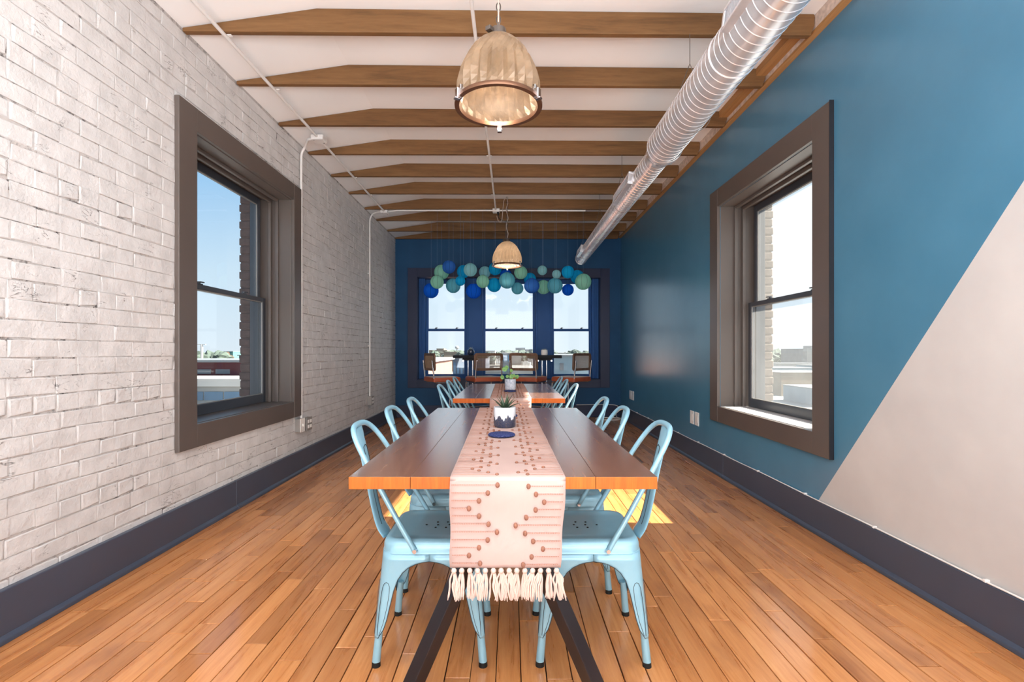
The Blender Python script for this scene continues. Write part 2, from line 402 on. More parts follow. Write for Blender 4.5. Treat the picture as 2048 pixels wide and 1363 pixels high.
# ------------------------------------------------------------------ right wall, rear wall, wall behind the camera
mb = MB(); wall_with_hole(mb, 'x', XR, XR+.34, YF, YB+.15, -.05, ZLEDGE, W2)
wall_right = struct(mb.build('wall_right', m_blue), 'blue wall with a pale grey painted triangle', 'wall')
MB().box(1.876, XR+.34, YF, YB+.15, ZLEDGE+.012, 3.3).build('bare_brick_strip', m_rough, wall_right)
BW = Matrix.Translation((0, YB, 0)) @ Matrix.Rotation(math.radians(0.9), 4, 'Z')
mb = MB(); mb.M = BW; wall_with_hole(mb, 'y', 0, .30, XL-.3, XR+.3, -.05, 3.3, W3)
wall_back = struct(mb.build('wall_back', m_blue_rear), 'shaded blue rear wall around the triple window', 'wall')
wall_front = struct(MB().box(XL-.3, XR+.3, YF-.1, YF, -.05, 3.3).build('wall_front', m_ceil), 'plain white wall behind the camera', 'wall')

# ------------------------------------------------------------------ ceiling with joists
mb = MB(); y0, y1 = YF-.1, YB+.4
o_ = [(XL-.42, ZCL-.06), (XL-.01, ZCL), (XK, ZC), (XR+.36, ZC), (XR+.36, ZC+.12), (XL-.42, ZC+.12)]
mb.prism([(a, y0, b) for a, b in o_], [(a, y1, b) for a, b in o_])
ceiling = struct(mb.build('ceiling', m_ceil), 'white plaster ceiling between brown joists', 'ceiling')
BY = [2.53, 3.18, 3.80, 4.48, 5.13, 5.78, 6.41, 7.10, 7.72, 8.40, 8.965]
for i, b in enumerate(BY):
    yc = b*S; zl, zr = 3.258*S, 3.275*S
    rgh = lambda: R.uniform(-.003, .003)
    top = [(XK, ZC-.002+rgh()*.3)]
    prof = [(XL+.003, zl), (XL+.003, ZCL-.004), (XK, ZC-.001), (0, ZC-.001), (1.868, ZC-.001), (1.873, zr+.11), (1.870, zr+.06), (1.858, zr+.03), (1.848, zr)]
    prof = [(max(a, XL+.003), z_) for a, z_ in prof]
    sk = lambda a: yc+.0165*a
    mb = MB(); th = .040
    mb.prism([(a, sk(a), z_) for a, z_ in prof], [(a, sk(a)+th, z_) for a, z_ in prof])
    mb.build('beam', m_beam, ceiling, bevel=.004, rnd=R.uniform(.3, .9))
for i in (1, 2):        # blocking boards over the ledge between the first joists
    a, b = BY[i]*S+.08, BY[i+1]*S+.03
    MB().box(1.80, 1.874, a, b, ZC-.055, ZC-.003).build('blocking_board', m_ledge, ceiling, rnd=.6)
MB().box(1.70, 1.73, BY[1]*S+.1, BY[2]*S-.12, ZC-.03, ZC-.003).build('pale_batten', m_plate, ceiling)
led = MB().box(1.868, XR+.04, YF, YB+.02, ZLEDGE, ZLEDGE+.022)
struct(led.build('trim_1', m_ledge, bevel=.003, rnd=.7), 'tan wooden ledge capping the blue wall', 'trim')

# ------------------------------------------------------------------ baseboards
def baseboard(name, poly_fn, splits, label):
    root = None
    for a, b in splits:
        mb = MB(); poly_fn(mb, a, b)
        if root is None: root = struct(mb.build(name, m_base, bevel=.004), label, 'baseboard')
        else: mb.build('baseboard_section', m_base, root, bevel=.004)
    return root
bh = .204
def bl(mb, a, b): mb.box(XL-.01, XL+.022, a, b, 0, bh); mb.prism([(XL+.022, a, 0), (XL+.038, a, 0), (XL+.036, a, .018), (XL+.022, a, .034)], [(XL+.022, b, 0), (XL+.038, b, 0), (XL+.036, b, .018), (XL+.022, b, .034)])
def br(mb, a, b): mb.box(XR+.001, XR-.016, a, b, 0, bh); mb.prism([(XR-.016, a, 0), (XR-.032, a, 0), (XR-.030, a, .018), (XR-.016, a, .034)], [(XR-.016, b, 0), (XR-.032, b, 0), (XR-.030, b, .018), (XR-.016, b, .034)])
baseboard('baseboard_left', bl, [(YF, 3.50), (3.503, YB)], 'dark slate baseboard under the white brick wall')
baseboard('baseboard_right', br, [(YF, 4.36), (4.363, YB)], 'dark slate baseboard under the blue wall')
mb = MB(); mb.M = BW; mb.box(XL+.02, XR-.02, -.022, .001, 0, bh); mb.box(XL+.02, XR-.02, -.036, -.02, 0, .022)
struct(mb.build('baseboard_back', m_rear, bevel=.004), 'dark baseboard under the rear window', 'baseboard')

# ------------------------------------------------------------------ windows
def side_window(name, w, sgn, X0, mt, label, rail, pane_m, deep=1.0, sill_m=None):
    """sgn -1: left wall, +1: right wall; w is the depth outwards from the wall face"""
    P = lambda wd: X0 + sgn*wd
    root = bpy.data.objects.new(name, None); C.objects.link(root); struct(root, label, 'window')
    u0, u1, v0, v1, U0, U1, V0, V1 = (w[k] for k in ('u0', 'u1', 'v0', 'v1', 'U0', 'U1', 'V0', 'V1'))
    def bx(nm, wa, wb, a, b, c, d, m=mt, bev=.003, par=root):
        return MB().box(P(wa), P(wb), a, b, c, d).build(nm, m, par, bevel=bev)
    bx('casing_board', -.026, .004, U0, u0, V0, V1); bx('casing_board', -.026, .004, u1, U1, V0, V1)
    bx('casing_board', -.025, .004, u0, u1, v1, V1); bx('casing_board', -.025, .004, u0, u1, V0, v0)
    D = .30*deep
    bx('jamb', .004, D, u0-.02, u0+.004, v0, v1); bx('jamb', .004, D, u1-.004, u1+.02, v0, v1)
    bx('head_board', .004, D, u0, u1, v1-.004, v1+.02, m_trim)
    bx('sill_board', .004, D, u0, u1, v0-.02, v0+.004, sill_m or mt)
    for a, b, t in ((.11*deep, .135*deep, .022), (.17*deep, .195*deep, .034)):
        bx('stop_bead', a, b, u0+.004, u0+.004+t, v0, v1); bx('stop_bead', a, b, u1-.004-t, u1-.004, v0, v1)
        bx('stop_bead', a, b, u0+.004+t, u1-.004-t, v1-.004-t, v1-.004)
    t = .036; a, b = u0+t, u1-t
    def sash(nm, wd, z0, z1, rb, rt):
        st = .046
        o = MB(); o.box(P(wd), P(wd+.035), a, a+st, z0, z1); o.box(P(wd), P(wd+.035), b-st, b, z0, z1)
        o.box(P(wd), P(wd+.035), a+st, b-st, z0, z0+rb); o.box(P(wd), P(wd+.035), a+st, b-st, z1-rt, z1)
        ob = o.build(nm, m_sash, root, bevel=.003)
        MB().box(P(wd+.015), P(wd+.019), a+st-.004, b-st+.004, z0+rb-.004, z1-rt+.004).build('pane', pane_m, ob)
        # thin pale glazing line round the glass
        g = MB(); q = .006
        for (c0, c1, d0, d1) in ((a+st, a+st+q, z0+rb, z1-rt), (b-st-q, b-st, z0+rb, z1-rt), (a+st, b-st, z0+rb, z0+rb+q), (a+st, b-st, z1-rt-q, z1-rt)):
            g.box(P(wd+.006), P(wd+.014), c0, c1, d0, d1)
        g.build('glazing_bead', m_grey_box, ob)
        return ob
    lo = sash('lower_sash', .215*deep, v0+.004, rail+.018, .075, .036)
    sash('upper_sash', .262*deep, rail-.018, v1-.006, .036, .06)
    for k in (.3, .75):
        c = a+(b-a)*k; m = MB(); m.box(P(.225*deep), P(.25*deep), c-.03, c+.03, rail+.018, rail+.026); m.cyl((P(.236*deep), c, rail+.026), (P(.236*deep), c, rail+.04), .012); m.box(P(.22*deep), P(.236*deep), c-.005, c+.04, rail+.034, rail+.041)
        m.build('sash_lock', m_sash, root)
    fr = MB()
    fr.box(P(D-.02), P(D+.06), u0-.02, u0+.03, v0-.02, v1+.02); fr.box(P(D-.02), P(D+.06), u1-.03, u1+.02, v0-.02, v1+.02)
    fr.box(P(D-.02), P(D+.06), u0, u1, v1-.03, v1+.02)
    fr.box(P(D-.02), P(D+.12), u0, u1, v0-.06, v0-.004)
    fr.build('outer_frame', m_sash, root, bevel=.003)
    return root
window_1 = side_window('window_1', W1, -1, XL, m_trim, 'taupe framed sash window in the white brick wall', 1.584, m_pane)
m_sill2 = plain('sunlit_sill_paint', (196, 192, 190), 0.4, var=.03)  # paler than the other trim: sunlight on the sill put into its colour
window_2 = side_window('window_2', W2, 1, XR, m_trim, 'taupe framed sash window in the blue wall', 1.547, m_pane_sun, 1.12, m_sill2)
MB().box(XR-.027, XR+.003, W2['U0']-.005, W2['U0']-.0005, W2['V0'], W2['V1']+.004).build('casing_edge_shade', m_black, window_2)  # black strip painting the shadow on the side of the casing
# outside brickwork beyond the far jambs: toothed edge of single bricks
m_xb1 = plain('dark_outer_brick', (84, 66, 62), .85, var=.2, vs=20, bump=.4, obj=False)
m_xb2 = plain('tan_outer_brick', (98, 86, 78), .85, var=.2, vs=20, bump=.4, obj=False)
for (wl, wn, sgn, X0, mm, D) in ((wall_left, W1, -1, XL, m_xb1, .385), (wall_right, W2, 1, XR, m_xb2, .40)):
    z = wn['v0']-.10; k = 0
    for ua, ub in ((wn['u1']-.004, wn['u1']+.25), (wn['u0']-.25, wn['u0']-.006)): MB().box(X0+sgn*(D-.02), X0+sgn*(D+.068), ua, ub, wn['v0']-.1, wn['v1']+.1).build('outer_mortar', mm, wl)
    while z < wn['v1']+.1:
        e = .0 if k % 2 else .008
        xa = X0+sgn*(D-.02); xb = X0+sgn*(D+.075+e)
        MB().box(xa, xb, wn['u1']-.012, wn['u1']+.25, z, z+.066).build('outer_brick', mm, wl, bevel=.008)
        MB().box(xa, xb, wn['u0']-.25, wn['u0']+.0, z, z+.066).build('outer_brick', mm, wl, bevel=.008)
        z += .0755; k += 1

# rear triple window
root3 = bpy.data.objects.new('window_3', None); C.objects.link(root3); root3.matrix_world = BW
struct(root3, 'wide dark triple sash window in the rear wall', 'window')
def b3(nm, x0, x1, y0_, y1_, z0, z1, m=m_rear, bev=.003, par=None):
    return MB().box(x0, x1, y0_, y1_, z0, z1).build(nm, m, par or root3, bevel=bev)
w = W3
b3('casing_board', w['U0'], w['u0'], -.026, .003, w['V0'], w['V1']); b3('casing_board', w['u1'], w['U1'], -.026, .003, w['V0'], w['V1'])
b3('casing_board', w['u0'], w['u1'], -.025, .003, w['v1'], w['V1']); b3('casing_board', w['u0'], w['u1'], -.025, .003, w['V0'], w['v0'])
b3('jamb', w['u0']-.02, w['u0']+.005, .004, .30, w['v0'], w['v1']); b3('jamb', w['u1']-.005, w['u1']+.02, .004, .30, w['v0'], w['v1'])
b3('head_board', w['u0'], w['u1'], .004, .30, w['v1']-.005, w['v1']+.02); b3('sill_board', w['u0'], w['u1'], .004, .30, w['v0']-.02, w['v0']+.005)
for x0, x1 in ((w['u0']+.005, -1.495), (1.44, w['u1']-.005)):
    b3('side_panel', x0, x1, .14, .30, w['v0']+.005, w['v1']-.005, m_pier)
    for k in (.3, .62):
        c = x0+(x1-x0)*k; b3('bead_strip', c, c+.014, .125, .14, w['v0']+.005, w['v1']-.005, m_pier)
for x0, x1 in ((-.765, -.487), (.447, .725)):
    b3('mullion', x0, x1, .10, .30, w['v0']+.005, w['v1']-.005, m_pier)
    b3('bead_strip', x0+.012, x0+.028, .088, .10, w['v0']+.005, w['v1']-.005, m_pier); b3('bead_strip', x1-.028, x1-.012, .088, .10, w['v0']+.005, w['v1']-.005, m_pier)
rail = 1.5075
for (x0, x1) in ((-1.493, -.767), (-.485, .445), (.727, 1.438)):
    for nm, z0, z1, y_, rb, rt in (('lower_sash', w['v0']+.006, rail+.024, .20, .075, .044), ('upper_sash', rail-.02, w['v1']-.006, .24, .04, .075)):
        m = MB(); st = .046
        m.box(x0, x0+st, y_, y_+.035, z0, z1); m.box(x1-st, x1, y_, y_+.035, z0, z1); m.box(x0+st, x1-st, y_, y_+.035, z0, z0+rb); m.box(x0+st, x1-st, y_, y_+.035, z1-rt, z1)
        s_ = m.build(nm, m_pier, root3, bevel=.003)
        b3('pane', x0+st-.004, x1-st+.004, y_+.015, y_+.019, z0+rb-.004, z1-rt+.004, m_pane, 0, s_)
    for k in (.25, .75):
        c = x0+(x1-x0)*k; m = MB(); m.box(c-.022, c+.022, .205, .23, rail+.024, rail+.032); m.cyl((c, .217, rail+.03), (c, .217, rail+.046), .011); m.box(c-.004, c+.03, .205, .217, rail+.04, rail+.047)
        m.build('sash_lock', m_sash, root3)

# ------------------------------------------------------------------ spiral duct
duct = thing('air_duct', 'long round galvanised spiral duct hung under the joists along the blue wall', 'duct', (0, 0, 0))
DX, DZ, DX2 = 1.092, 2.5875, 1.108
def spiral(x, z, r, y0, y1, pitch, seg=40):
    mb = MB(); n = int((y1-y0)/pitch*seg); prof = [(0, 0), (.84, 0.0), (.89, .0022), (.94, .0022)]
    for i in range(n+1+seg):
        a = 2*PI*(i % seg)/seg
        for t, d in prof:
            mb.v.append((x+(r+d)*math.cos(a), min(y1, max(y0, y0-pitch+pitch*(i/seg+t))), z+(r+d)*math.sin(a)))
    K = len(prof)
    for i in range(n):
        for k in range(K):
            a0, b0 = i*K+k, (i+1)*K+k
            if k < K-1: a1, b1 = a0+1, b0+1
            else: a1, b1 = (i+seg)*K, (i+1+seg)*K
            if b1 < len(mb.v): mb.f.append((a0, a1, b1, b0)); mb.mi.append(0)
    return mb
spiral(DX, DZ, .119, 0.4, 3.52, .052).build('wide_pipe', m_steel, duct, 18)
spiral(DX2, DZ, .0875, 3.60, 7.72, .056).build('narrow_pipe', m_steel, duct, 18)
mb = MB()
def ring(mb, x, z, prof, seg=40):
    vs = [(x+r*math.cos(2*PI*k/seg), y, z+r*math.sin(2*PI*k/seg)) for r, y in prof for k in range(seg)]
    n = len(prof); mb.add(vs, [(i*seg+k, i*seg+(k+1) % seg, (i+1)*seg+(k+1) % seg, (i+1)*seg+k) for i in range(n-1) for k in range(seg)])
ring(mb, DX2-.004, DZ, [(.118, 3.47), (.1235, 3.48), (.1235, 3.53), (.118, 3.545), (.094, 3.62), (.0945, 3.67), (.088, 3.675)])
mb.build('reducer', m_steel, duct, 40)
mb = MB(); ring(mb, DX2, DZ, [(.0895, 7.66), (.0925, 7.665), (.0925, 7.735), (.088, 7.742), (.07, 7.744), (.001, 7.744)]); mb.build('end_cap', m_steel, duct, 40)
mb = MB(); ring(mb, DX, DZ, [(.1185, 2.40), (.1235, 2.405), (.1235, 2.43), (.1185, 2.435)]); mb.build('joint_band', m_steel, duct, 40)
def register(x, r, y0, y1, ang):
    """grille saddle on the duct wall; ang is the outward direction in the X-Z plane"""
    d = Vector((math.cos(ang), 0, math.sin(ang))); t = Vector((-d.z, 0, d.x)); c = Vector((x, 0, DZ))
    mb = MB(); h = .052; Lb = y1-y0
    M = Matrix(((0, t.x, d.x, x), (1, 0, 0, y0), (0, t.z, d.z, DZ), (0, 0, 0, 1)))
    def B(b_, *a): b_.M = M; b_.box(*a); return b_
    for a in ((0, Lb, -h, -h+.016, r-.03, r+.026), (0, Lb, h-.016, h, r-.03, r+.026), (0, .02, -h+.016, h-.016, r-.03, r+.026), (Lb-.02, Lb, -h+.016, h-.016, r-.03, r+.026)): B(mb, *a)
    g = mb.build('register', m_steel, duct, bevel=.003)
    B(MB(), .02, Lb-.02, -h+.016, h-.016, r-.02, r+.002).build('recess', m_dark, g)
    n = int((Lb-.04)/.017)
    lv = MB()
    for i in range(n):
        q = .024+i*.017; B(lv, q, q+.004, -h+.016, h-.016, r, r+.022)
    lv.build('louvers', m_steel, g)
register(DX, .119, 1.62, 2.20, math.radians(172)); register(DX2, .0875, 4.15, 4.78, math.radians(172)); register(DX2, .0875, 6.98, 7.40, math.radians(172))
for yb, r in ((5.13, .09), (6.41, .09), (7.72, .09), (3.18, .122)):
    y = yb*S+.02; mb = MB()
    mb.tube([(DX2-r, y, DZ), (DX2-.01, y, DZ+.30), (DX2-.01, y, 3.075)], .0022, 5); mb.tube([(DX2+r, y, DZ), (DX2-.01, y, DZ+.30)], .0022, 5)
    mb.tube([(DX2+r*math.cos(a), y, DZ+r*math.sin(a)) for a in [PI+PI*k/12 for k in range(13)]], .0022, 5)
    mb.build('hanger_wire', m_chain, duct)

# ------------------------------------------------------------------ conduits
ZP = 3.043
def pipe(mb, pts, r=.0115): mb.tube(pts, r, 10)
cx = -1.84*S
c1 = thing('conduit', 'white conduit running back along the joists near the brick wall, with two junction boxes', 'conduit')
mb = MB(); pipe(mb, [(cx-.02, 0.6, ZP), (cx, 4.37, ZP)]); mb.build('pipe', m_white, c1, 40)
mb = MB(); pipe(mb, [(cx, 4.46, ZP), (cx, 6.68, ZP)]); mb.build('pipe', m_white, c1, 40)
def jbox(parent, c, s=.055, h=.04, m=None):
    b = MB().box(c[0]-s, c[0]+s, c[1]-s, c[1]+s, c[2]-h/2, c[2]+h/2).build('junction_box', m or m_white, parent, bevel=.006)
    MB().box(c[0]-s*.9, c[0]+s*.9, c[1]-s*.9, c[1]+s*.9, c[2]-h/2-.004, c[2]-h/2).build('cover_plate', m or m_white, b, bevel=.002)
    
    for q in (-.6, .6): MB().cyl((c[0]+s*q, c[1]+s*q, c[2]-h/2-.008), (c[0]+s*q, c[1]+s*q, c[2]-h/2-.003), .006).build('screw', m_grey_box, b)
jbox(c1, (cx, 4.415, ZP-.002)); jbox(c1, (cx, 6.72, ZP-.002), .05)
for y in (1.9, 2.98, 3.6, 5.42, 6.02): MB().box(cx-.025, cx+.025, y, y+.02, ZP+.006, ZP+.013).build('strap', m_white, c1)
xw = XL+.020
def drop(label, y, yb, zend):
    c = thing('conduit', label, 'conduit')
    pts = [(cx-.05, yb, ZP)]+curve([(cx-.10, yb+.01, ZP), (xw+.05, y-.03, ZP-.012), (xw+.008, y-.008, ZP-.07), (xw, y, ZP-.16)], 6)+[(xw, y, zend)]
    mb = MB(); pipe(mb, pts, .0112); mb.build('pipe', m_white, c, 40)
    for z in (2.2, 1.2): MB().box(XL-.002, XL+.012, y-.022, y+.022, z, z+.018).build('strap', m_white, c)
    return c
d1 = drop('white conduit dropping beside the taupe window down to two socket boxes', 4.585, 4.415, .50)
def wall_box(parent, y0, y1, z0, z1, depth, cover, sockets):
    b = MB().box(XL-.004, XL+depth, y0, y1, z0, z1).build('outlet_box', m_grey_box, parent, bevel=.004)
    MB().box(XL+depth, XL+depth+.005, y0-.003, y1+.003, z0-.003, z1+.003).build('cover_plate', cover, b, bevel=.002)
    if sockets:
        k = MB(); ym, zm = (y0+y1)/2, (z0+z1)/2
        for a in (-1, 1):
            for e in (-1, 1): k.box(XL+depth+.004, XL+depth+.009, ym+a*.027-.017, ym+a*.027+.017, zm+e*.024-.016, zm+e*.024+.016)
        k.build('sockets', m_plate, b, bevel=.004)
    else:
        k = MB(); k.box(XL+depth+.004, XL+depth+.014, (y0+y1)/2-.005, (y0+y1)/2+.005, (z0+z1)/2-.012, (z0+z1)/2+.012); k.build('toggle', m_plate, b)
wall_box(d1, 4.505, 4.595, .385, .505, .045, m_plate, False); wall_box(d1, 4.66, 4.775, .375, .495, .04, m_grey_box, True)
d2 = drop('white conduit dropping down the brick wall near the rear corner to one socket box', 6.82, 6.72, .51)
wall_box(d2, 6.79, 6.90, .385, .505, .05, m_grey_box, True)
c3 = thing('conduit', 'white conduit crossing the joists sideways to the centre junction box', 'conduit')
yx = 6.655
mb = MB(); pipe(mb, [(cx+.05, 6.72, ZP), (cx+.18, yx, ZP), (-.24, yx, ZP)]); mb.build('pipe', m_white, c3, 40)
mb = MB(); pipe(mb, [(-.15, yx, ZP), (1.02, yx+.01, ZP)]); mb.build('pipe', m_white, c3, 40)
jbox(c3, (-.195, yx, ZP-.004), .048, .04)
c4 = thing('conduit', 'thin white conduit running back along the middle of the joists', 'conduit')
mb = MB(); pipe(mb, [(-.222, .6, ZP), (-.2, yx-.05, ZP)], .011); mb.build('pipe', m_white, c4, 40)
for y in (2.38, 3.57, 4.82, 6.02): MB().box(-.235, -.185, y, y+.02, ZP+.006, ZP+.013).build('strap', m_white, c4)

# ------------------------------------------------------------------ pendant lamps
def shade_mat():
    g = N('prismatic_shade'); v = g.pos(obj=True)
    n = g.noise(v, 14, 3); col = g.ramp(n, [(0.3, lin((92, 74, 56))), (0.7, lin((126, 104, 82)))])
    d = g.bsdf(col, 0.32, 0.2, 0.5, None, 0.15)
    t = g.n('ShaderNodeBsdfTranslucent'); t.inputs[0].default_value = lin((240, 214, 184))
    m = g.n('ShaderNodeMixShader'); m.inputs[0].default_value = 0.055; g.l(d, m.inputs[1]); g.l(t.outputs[0], m.inputs[2])
    return g.done(m.outputs[0])
m_shade = shade_mat(); m_bronze = plain('bronze_ring', (126, 92, 72), .3, .8); m_lens = glass('lamp_lens', .04)
m_cord = plain('beige_cord', (176, 160, 150), .6)
def emis(name, c, s):
    g = N(name); e = g.n('ShaderNodeEmission'); e.inputs[0].default_value = lin(c); e.inputs[1].default_value = s; return g.done(e.outputs[0])
m_bulb = emis('lamp_bulb', (255, 222, 190), 3.0)
def pendant(label, x, y, z, ztop, power, cord_side):
    r = thing('pendant_lamp', label, 'lamp', (x, y, z), 0, 'faceted pendant lamps over the dining tables')
    prof = [(.190, .0), (.1895, .03), (.188, .06), (.184, .10), (.175, .145), (.164, .18), (.150, .215), (.130, .25), (.104, .28), (.072, .305), (.040, .320), (.028, .323)]
    amp = [.006, .03, .055, .07, .06, .035, -.018, .014, .010, .006, 0, 0]
    def fn(a, i, k): return 1+amp[i]*(1 if k % 2 else -1)
    MB().lathe(prof, 48, (0, 0, .012), 0, fn).build('shade', m_shade, r)
    MB().lathe([(.186, .0), (.2075, .0), (.2085, .01), (.203, .02), (.186, .02), (.186, .0)], 48).build('rim_ring', m_bronze, r, 40)
    mb = MB(); mb.lathe([(.187, .006), (.12, .002), (.001, 0)], 40); mb.build('lens', m_lens, r, 40)
    mb = MB(); mb.lathe([(.001, .05), (.035, .045), (.042, .0), (.042, -.035), (.001, -.035)], 20, (0, 0, .325)); mb.build('top_cap', m_chain, r, 40)
    for a in (90, 212, 328):
        a = math.radians(a); q = MB(); q.M = Matrix.Rotation(a, 4, 'Z'); q.box(.200, .222, -.013, .013, -.014, .03); q.box(.19, .205, -.011, .011, .018, .05); q.box(.205, .23, -.011, .011, -.02, -.012)
        q.build('latch', m_chrome, r, bevel=.002)
    for a in (60, 235):
        a = math.radians(a); q = MB(); q.M = Matrix.Rotation(a, 4, 'Z'); q.box(.05, .085, -.014, .014, .325, .345); q.build('top_screw', m_chain, r, bevel=.003)
    MB().ball((0, 0, .19), .028, 14, 10, 1.4).build('bulb', m_bulb, r, 60)
    L = ztop-z-.37; mb = MB(); n = int(L/.030)
    for i in range(n+1):
        zc = .385+i*L/max(1, n); pts = []
        for k in range(13):
            a = 2*PI*k/12; p = (.010*math.cos(a), .021*math.sin(a)); pts.append((p[0], 0, zc+p[1]) if i % 2 else (0, p[0], zc+p[1]))
        mb.tube(pts, .0028, 5, False)
    mb.build('chain', m_chain, r, 40)
    q = [(.0, .004, .37)]
    for i in range(1, 8): q.append((.014*math.sin(i*1.9)*cord_side, -.014, .37+L*i/8))
    q.append((.0, -.01, .37+L)); mb = MB(); mb.tube(curve(q, 5), .0042, 7)
    if cord_side > 0:
        mb.tube(curve([(0, -.01, .37+L), (-.04, -.03, .37+L-.02), (-.055, -.03, .37+L-.13), (-.075, -.01, .37+L-.30), (-.12, .0, .37+L-.29), (-.14, .02, .37+L-.22)], 5), .0042, 7)
    mb.build('cord', m_cord, r, 40)
    l = bpy.data.lights.new('lamp_glow', 'POINT'); l.energy = power; l.color = (1.0, .82, .64); l.shadow_soft_size = .04
    lo = bpy.data.objects.new('lamp_glow', l); C.objects.link(lo); lo.parent = r; lo.location = (0, 0, .12)
    return r
pendant('large faceted pendant lamp hung on a chain above the near table', -.057, 2.325, 2.283, 3.20, 5.0, 0)
pendant('smaller looking faceted pendant lamp in front of the paper lanterns', -.045, 6.5625, 2.269, 3.17, 14.0, 1)
q = thing('plug_cord', 'black plug hanging in a loop from the centre junction box', 'plug')
mb = MB(); mb.tube([(-.17, yx-.02, ZP-.026), (-.165, yx-.02, ZP-.07)], [.016, .010], 10); mb.tube(curve([(-.165, yx-.02, ZP-.07), (-.155, yx-.02, ZP-.115), (-.125, yx-.02, ZP-.135), (-.105, yx-.03, ZP-.125)], 5), .005, 7)
mb.build('cord', m_rubber, q, 40)

# ------------------------------------------------------------------ paper lanterns
def lantern_mat(name, c):
    g = N(name); tc = g.n('ShaderNodeTexCoord'); sx = g.n('ShaderNodeSeparateXYZ'); g.l(tc.outputs['Object'], sx.inputs[0])
    an = g.math('ARCTAN2', sx.outputs['Y'], sx.outputs['X'])
    fr = g.math('FRACT', g.math('MULTIPLY_ADD', an, 9/(2*PI), 20.25))
    seam = g.math('LESS_THAN', g.math('ABSOLUTE', g.math('SUBTRACT', fr, .5)), .026)
    n = g.noise(tc.outputs['Object'], 20, 3); a = lin(c); b = tuple(v*.86 for v in a[:3])+(1,)
    col = g.mix(seam, g.mix(n, b, a), tuple(v*.35 for v in a[:3])+(1,))
    d = g.n('ShaderNodeBsdfDiffuse'); g.l(col, d.inputs[0]); t = g.n('ShaderNodeBsdfTranslucent'); g.l(col, t.inputs[0])
    m = g.n('ShaderNodeMixShader'); m.inputs[0].default_value = .60; g.l(d.outputs[0], m.inputs[1]); g.l(t.outputs[0], m.inputs[2]); return g.done(m.outputs[0])
LM = {'royal blue': lantern_mat('royal_blue_paper', (40, 138, 255)), 'dusky blue': lantern_mat('dusky_blue_paper', (80, 148, 232)), 'cyan': lantern_mat('cyan_paper', (40, 208, 255)),
      'teal': lantern_mat('teal_paper', (138, 224, 240)), 'pale teal': lantern_mat('pale_teal_paper', (184, 240, 245)), 'mint': lantern_mat('mint_paper', (184, 245, 224))}
lm = {}
def lantern_mesh():
    n = 26; prof = []
    for i in range(n+1):
        th = .22+(PI-.44)*i/n; q = 1+(.006 if i % 2 else -.006); prof.append((math.sin(th)*q, -math.cos(th)))
    return MB().lathe(prof, 32).mesh('lantern_paper', list(LM.values())[0], 60)
base_mesh = lantern_mesh(); col_mesh = MB().lathe([(.2, .97), (.235, .97), (.235, 1.0), (.2, 1.0), (.2, .97)], 16).mesh('lantern_collar', m_chain, 40)
m_string = plain('pale_string', (120, 150, 180), .6)
LN = [(265, 430, 64, 'royal blue', 1, 'lowest at the left end, before the left window post'),
 (316, 356, 57, 'mint', 0, 'at the left end, just above a royal blue lantern'),
 (353, 273, 63, 'mint', 1, 'half behind the highest blue lantern at the left'),
 (417, 228, 56, 'dusky blue', 0, 'highest of the left end, overlapping a mint lantern'),
 (453, 388, 62, 'teal', 1, 'low before the left pane, partly behind a small cyan one'),
 (514, 347, 42, 'cyan', 0, 'small, overlapping the low teal lantern before the left pane'),
 (540, 268, 55, 'cyan', 1, 'mostly hidden behind a pale teal lantern left of the lamp'),
 (599, 253, 57, 'pale teal', 0, 'high, in front of a cyan lantern over the left window post'),
 (627, 433, 64, 'royal blue', 1, 'lowest, alone before the post between left and middle panes'),
 (723, 272, 50, 'pale teal', 2, 'left of the lamp, between a mint and a cyan lantern'),
 (705, 352, 55, 'mint', 0, 'left of the lamp, below a pale teal lantern'),
 (811, 243, 55, 'cyan', 1, 'half hidden behind the left rim of the pendant lamp'),
 (802, 382, 60, 'cyan', 1, 'before the middle pane, between mint and large teal lanterns'),
 (912, 343, 69, 'teal', 0, 'largest, straight below the pendant lamp'),
 (902, 297, 50, 'royal blue', 2, 'almost hidden between the pendant lamp and the large teal lantern'),
 (1029, 276, 56, 'mint', 0, 'tucked behind the right rim of the pendant lamp'),
 (1000, 411, 51, 'teal', 1, 'small, hanging low before the middle pane right of the large teal one'),
 (1107, 330, 52, 'cyan', 2, 'showing above the dusky blue lantern right of the lamp'),
 (1122, 388, 65, 'dusky blue', 0, 'large, right of the lamp and in front of a cyan lantern'),
 (1212, 257, 41, 'pale teal', 1, 'small and high, alone right of the lamp'),
 (1222, 400, 60, 'mint', 2, 'between the large dusky blue and large teal lanterns at the right post'),
 (1333, 290, 38, 'pale teal', 0, 'smallest, above the large teal lantern at the right'),
 (1320, 388, 66, 'teal', 1, 'large, before the left edge of the right pane'),
 (1430, 272, 54, 'cyan', 0, 'high at the right, below the end of the duct'),
 (1510, 312, 58, 'cyan', 1, 'behind the large mint lantern at the right end'),
 (1560, 354, 69, 'mint', 0, 'large, last at the right end of the cluster'),
 (1430, 423, 50, 'royal blue', 2, 'small, hanging low before the right pane')]
for (a, b, r_, c, layer, txt) in LN:
    Y = 7.08+.25*layer; p = px(800+a/4.2587, 480+b/4.2587, Y); rr_ = r_/4.2587*Y/F
    t = thing('paper_lantern', f'{c} paper lantern, {txt}', 'lantern', p, R.uniform(0, 6), 'paper lanterns hung before the rear window')
    o = inst(base_mesh, 'paper_globe', t); o.scale = (rr_,)*3; o.material_slots[0].link = 'OBJECT'; o.material_slots[0].material = LM[c]
    k = inst(col_mesh, 'collar', t); k.scale = (rr_,)*3
    MB().cyl((0, 0, rr_*.98), (0, 0, 3.2-p.z), .0009, 4).build('string', m_string, t)
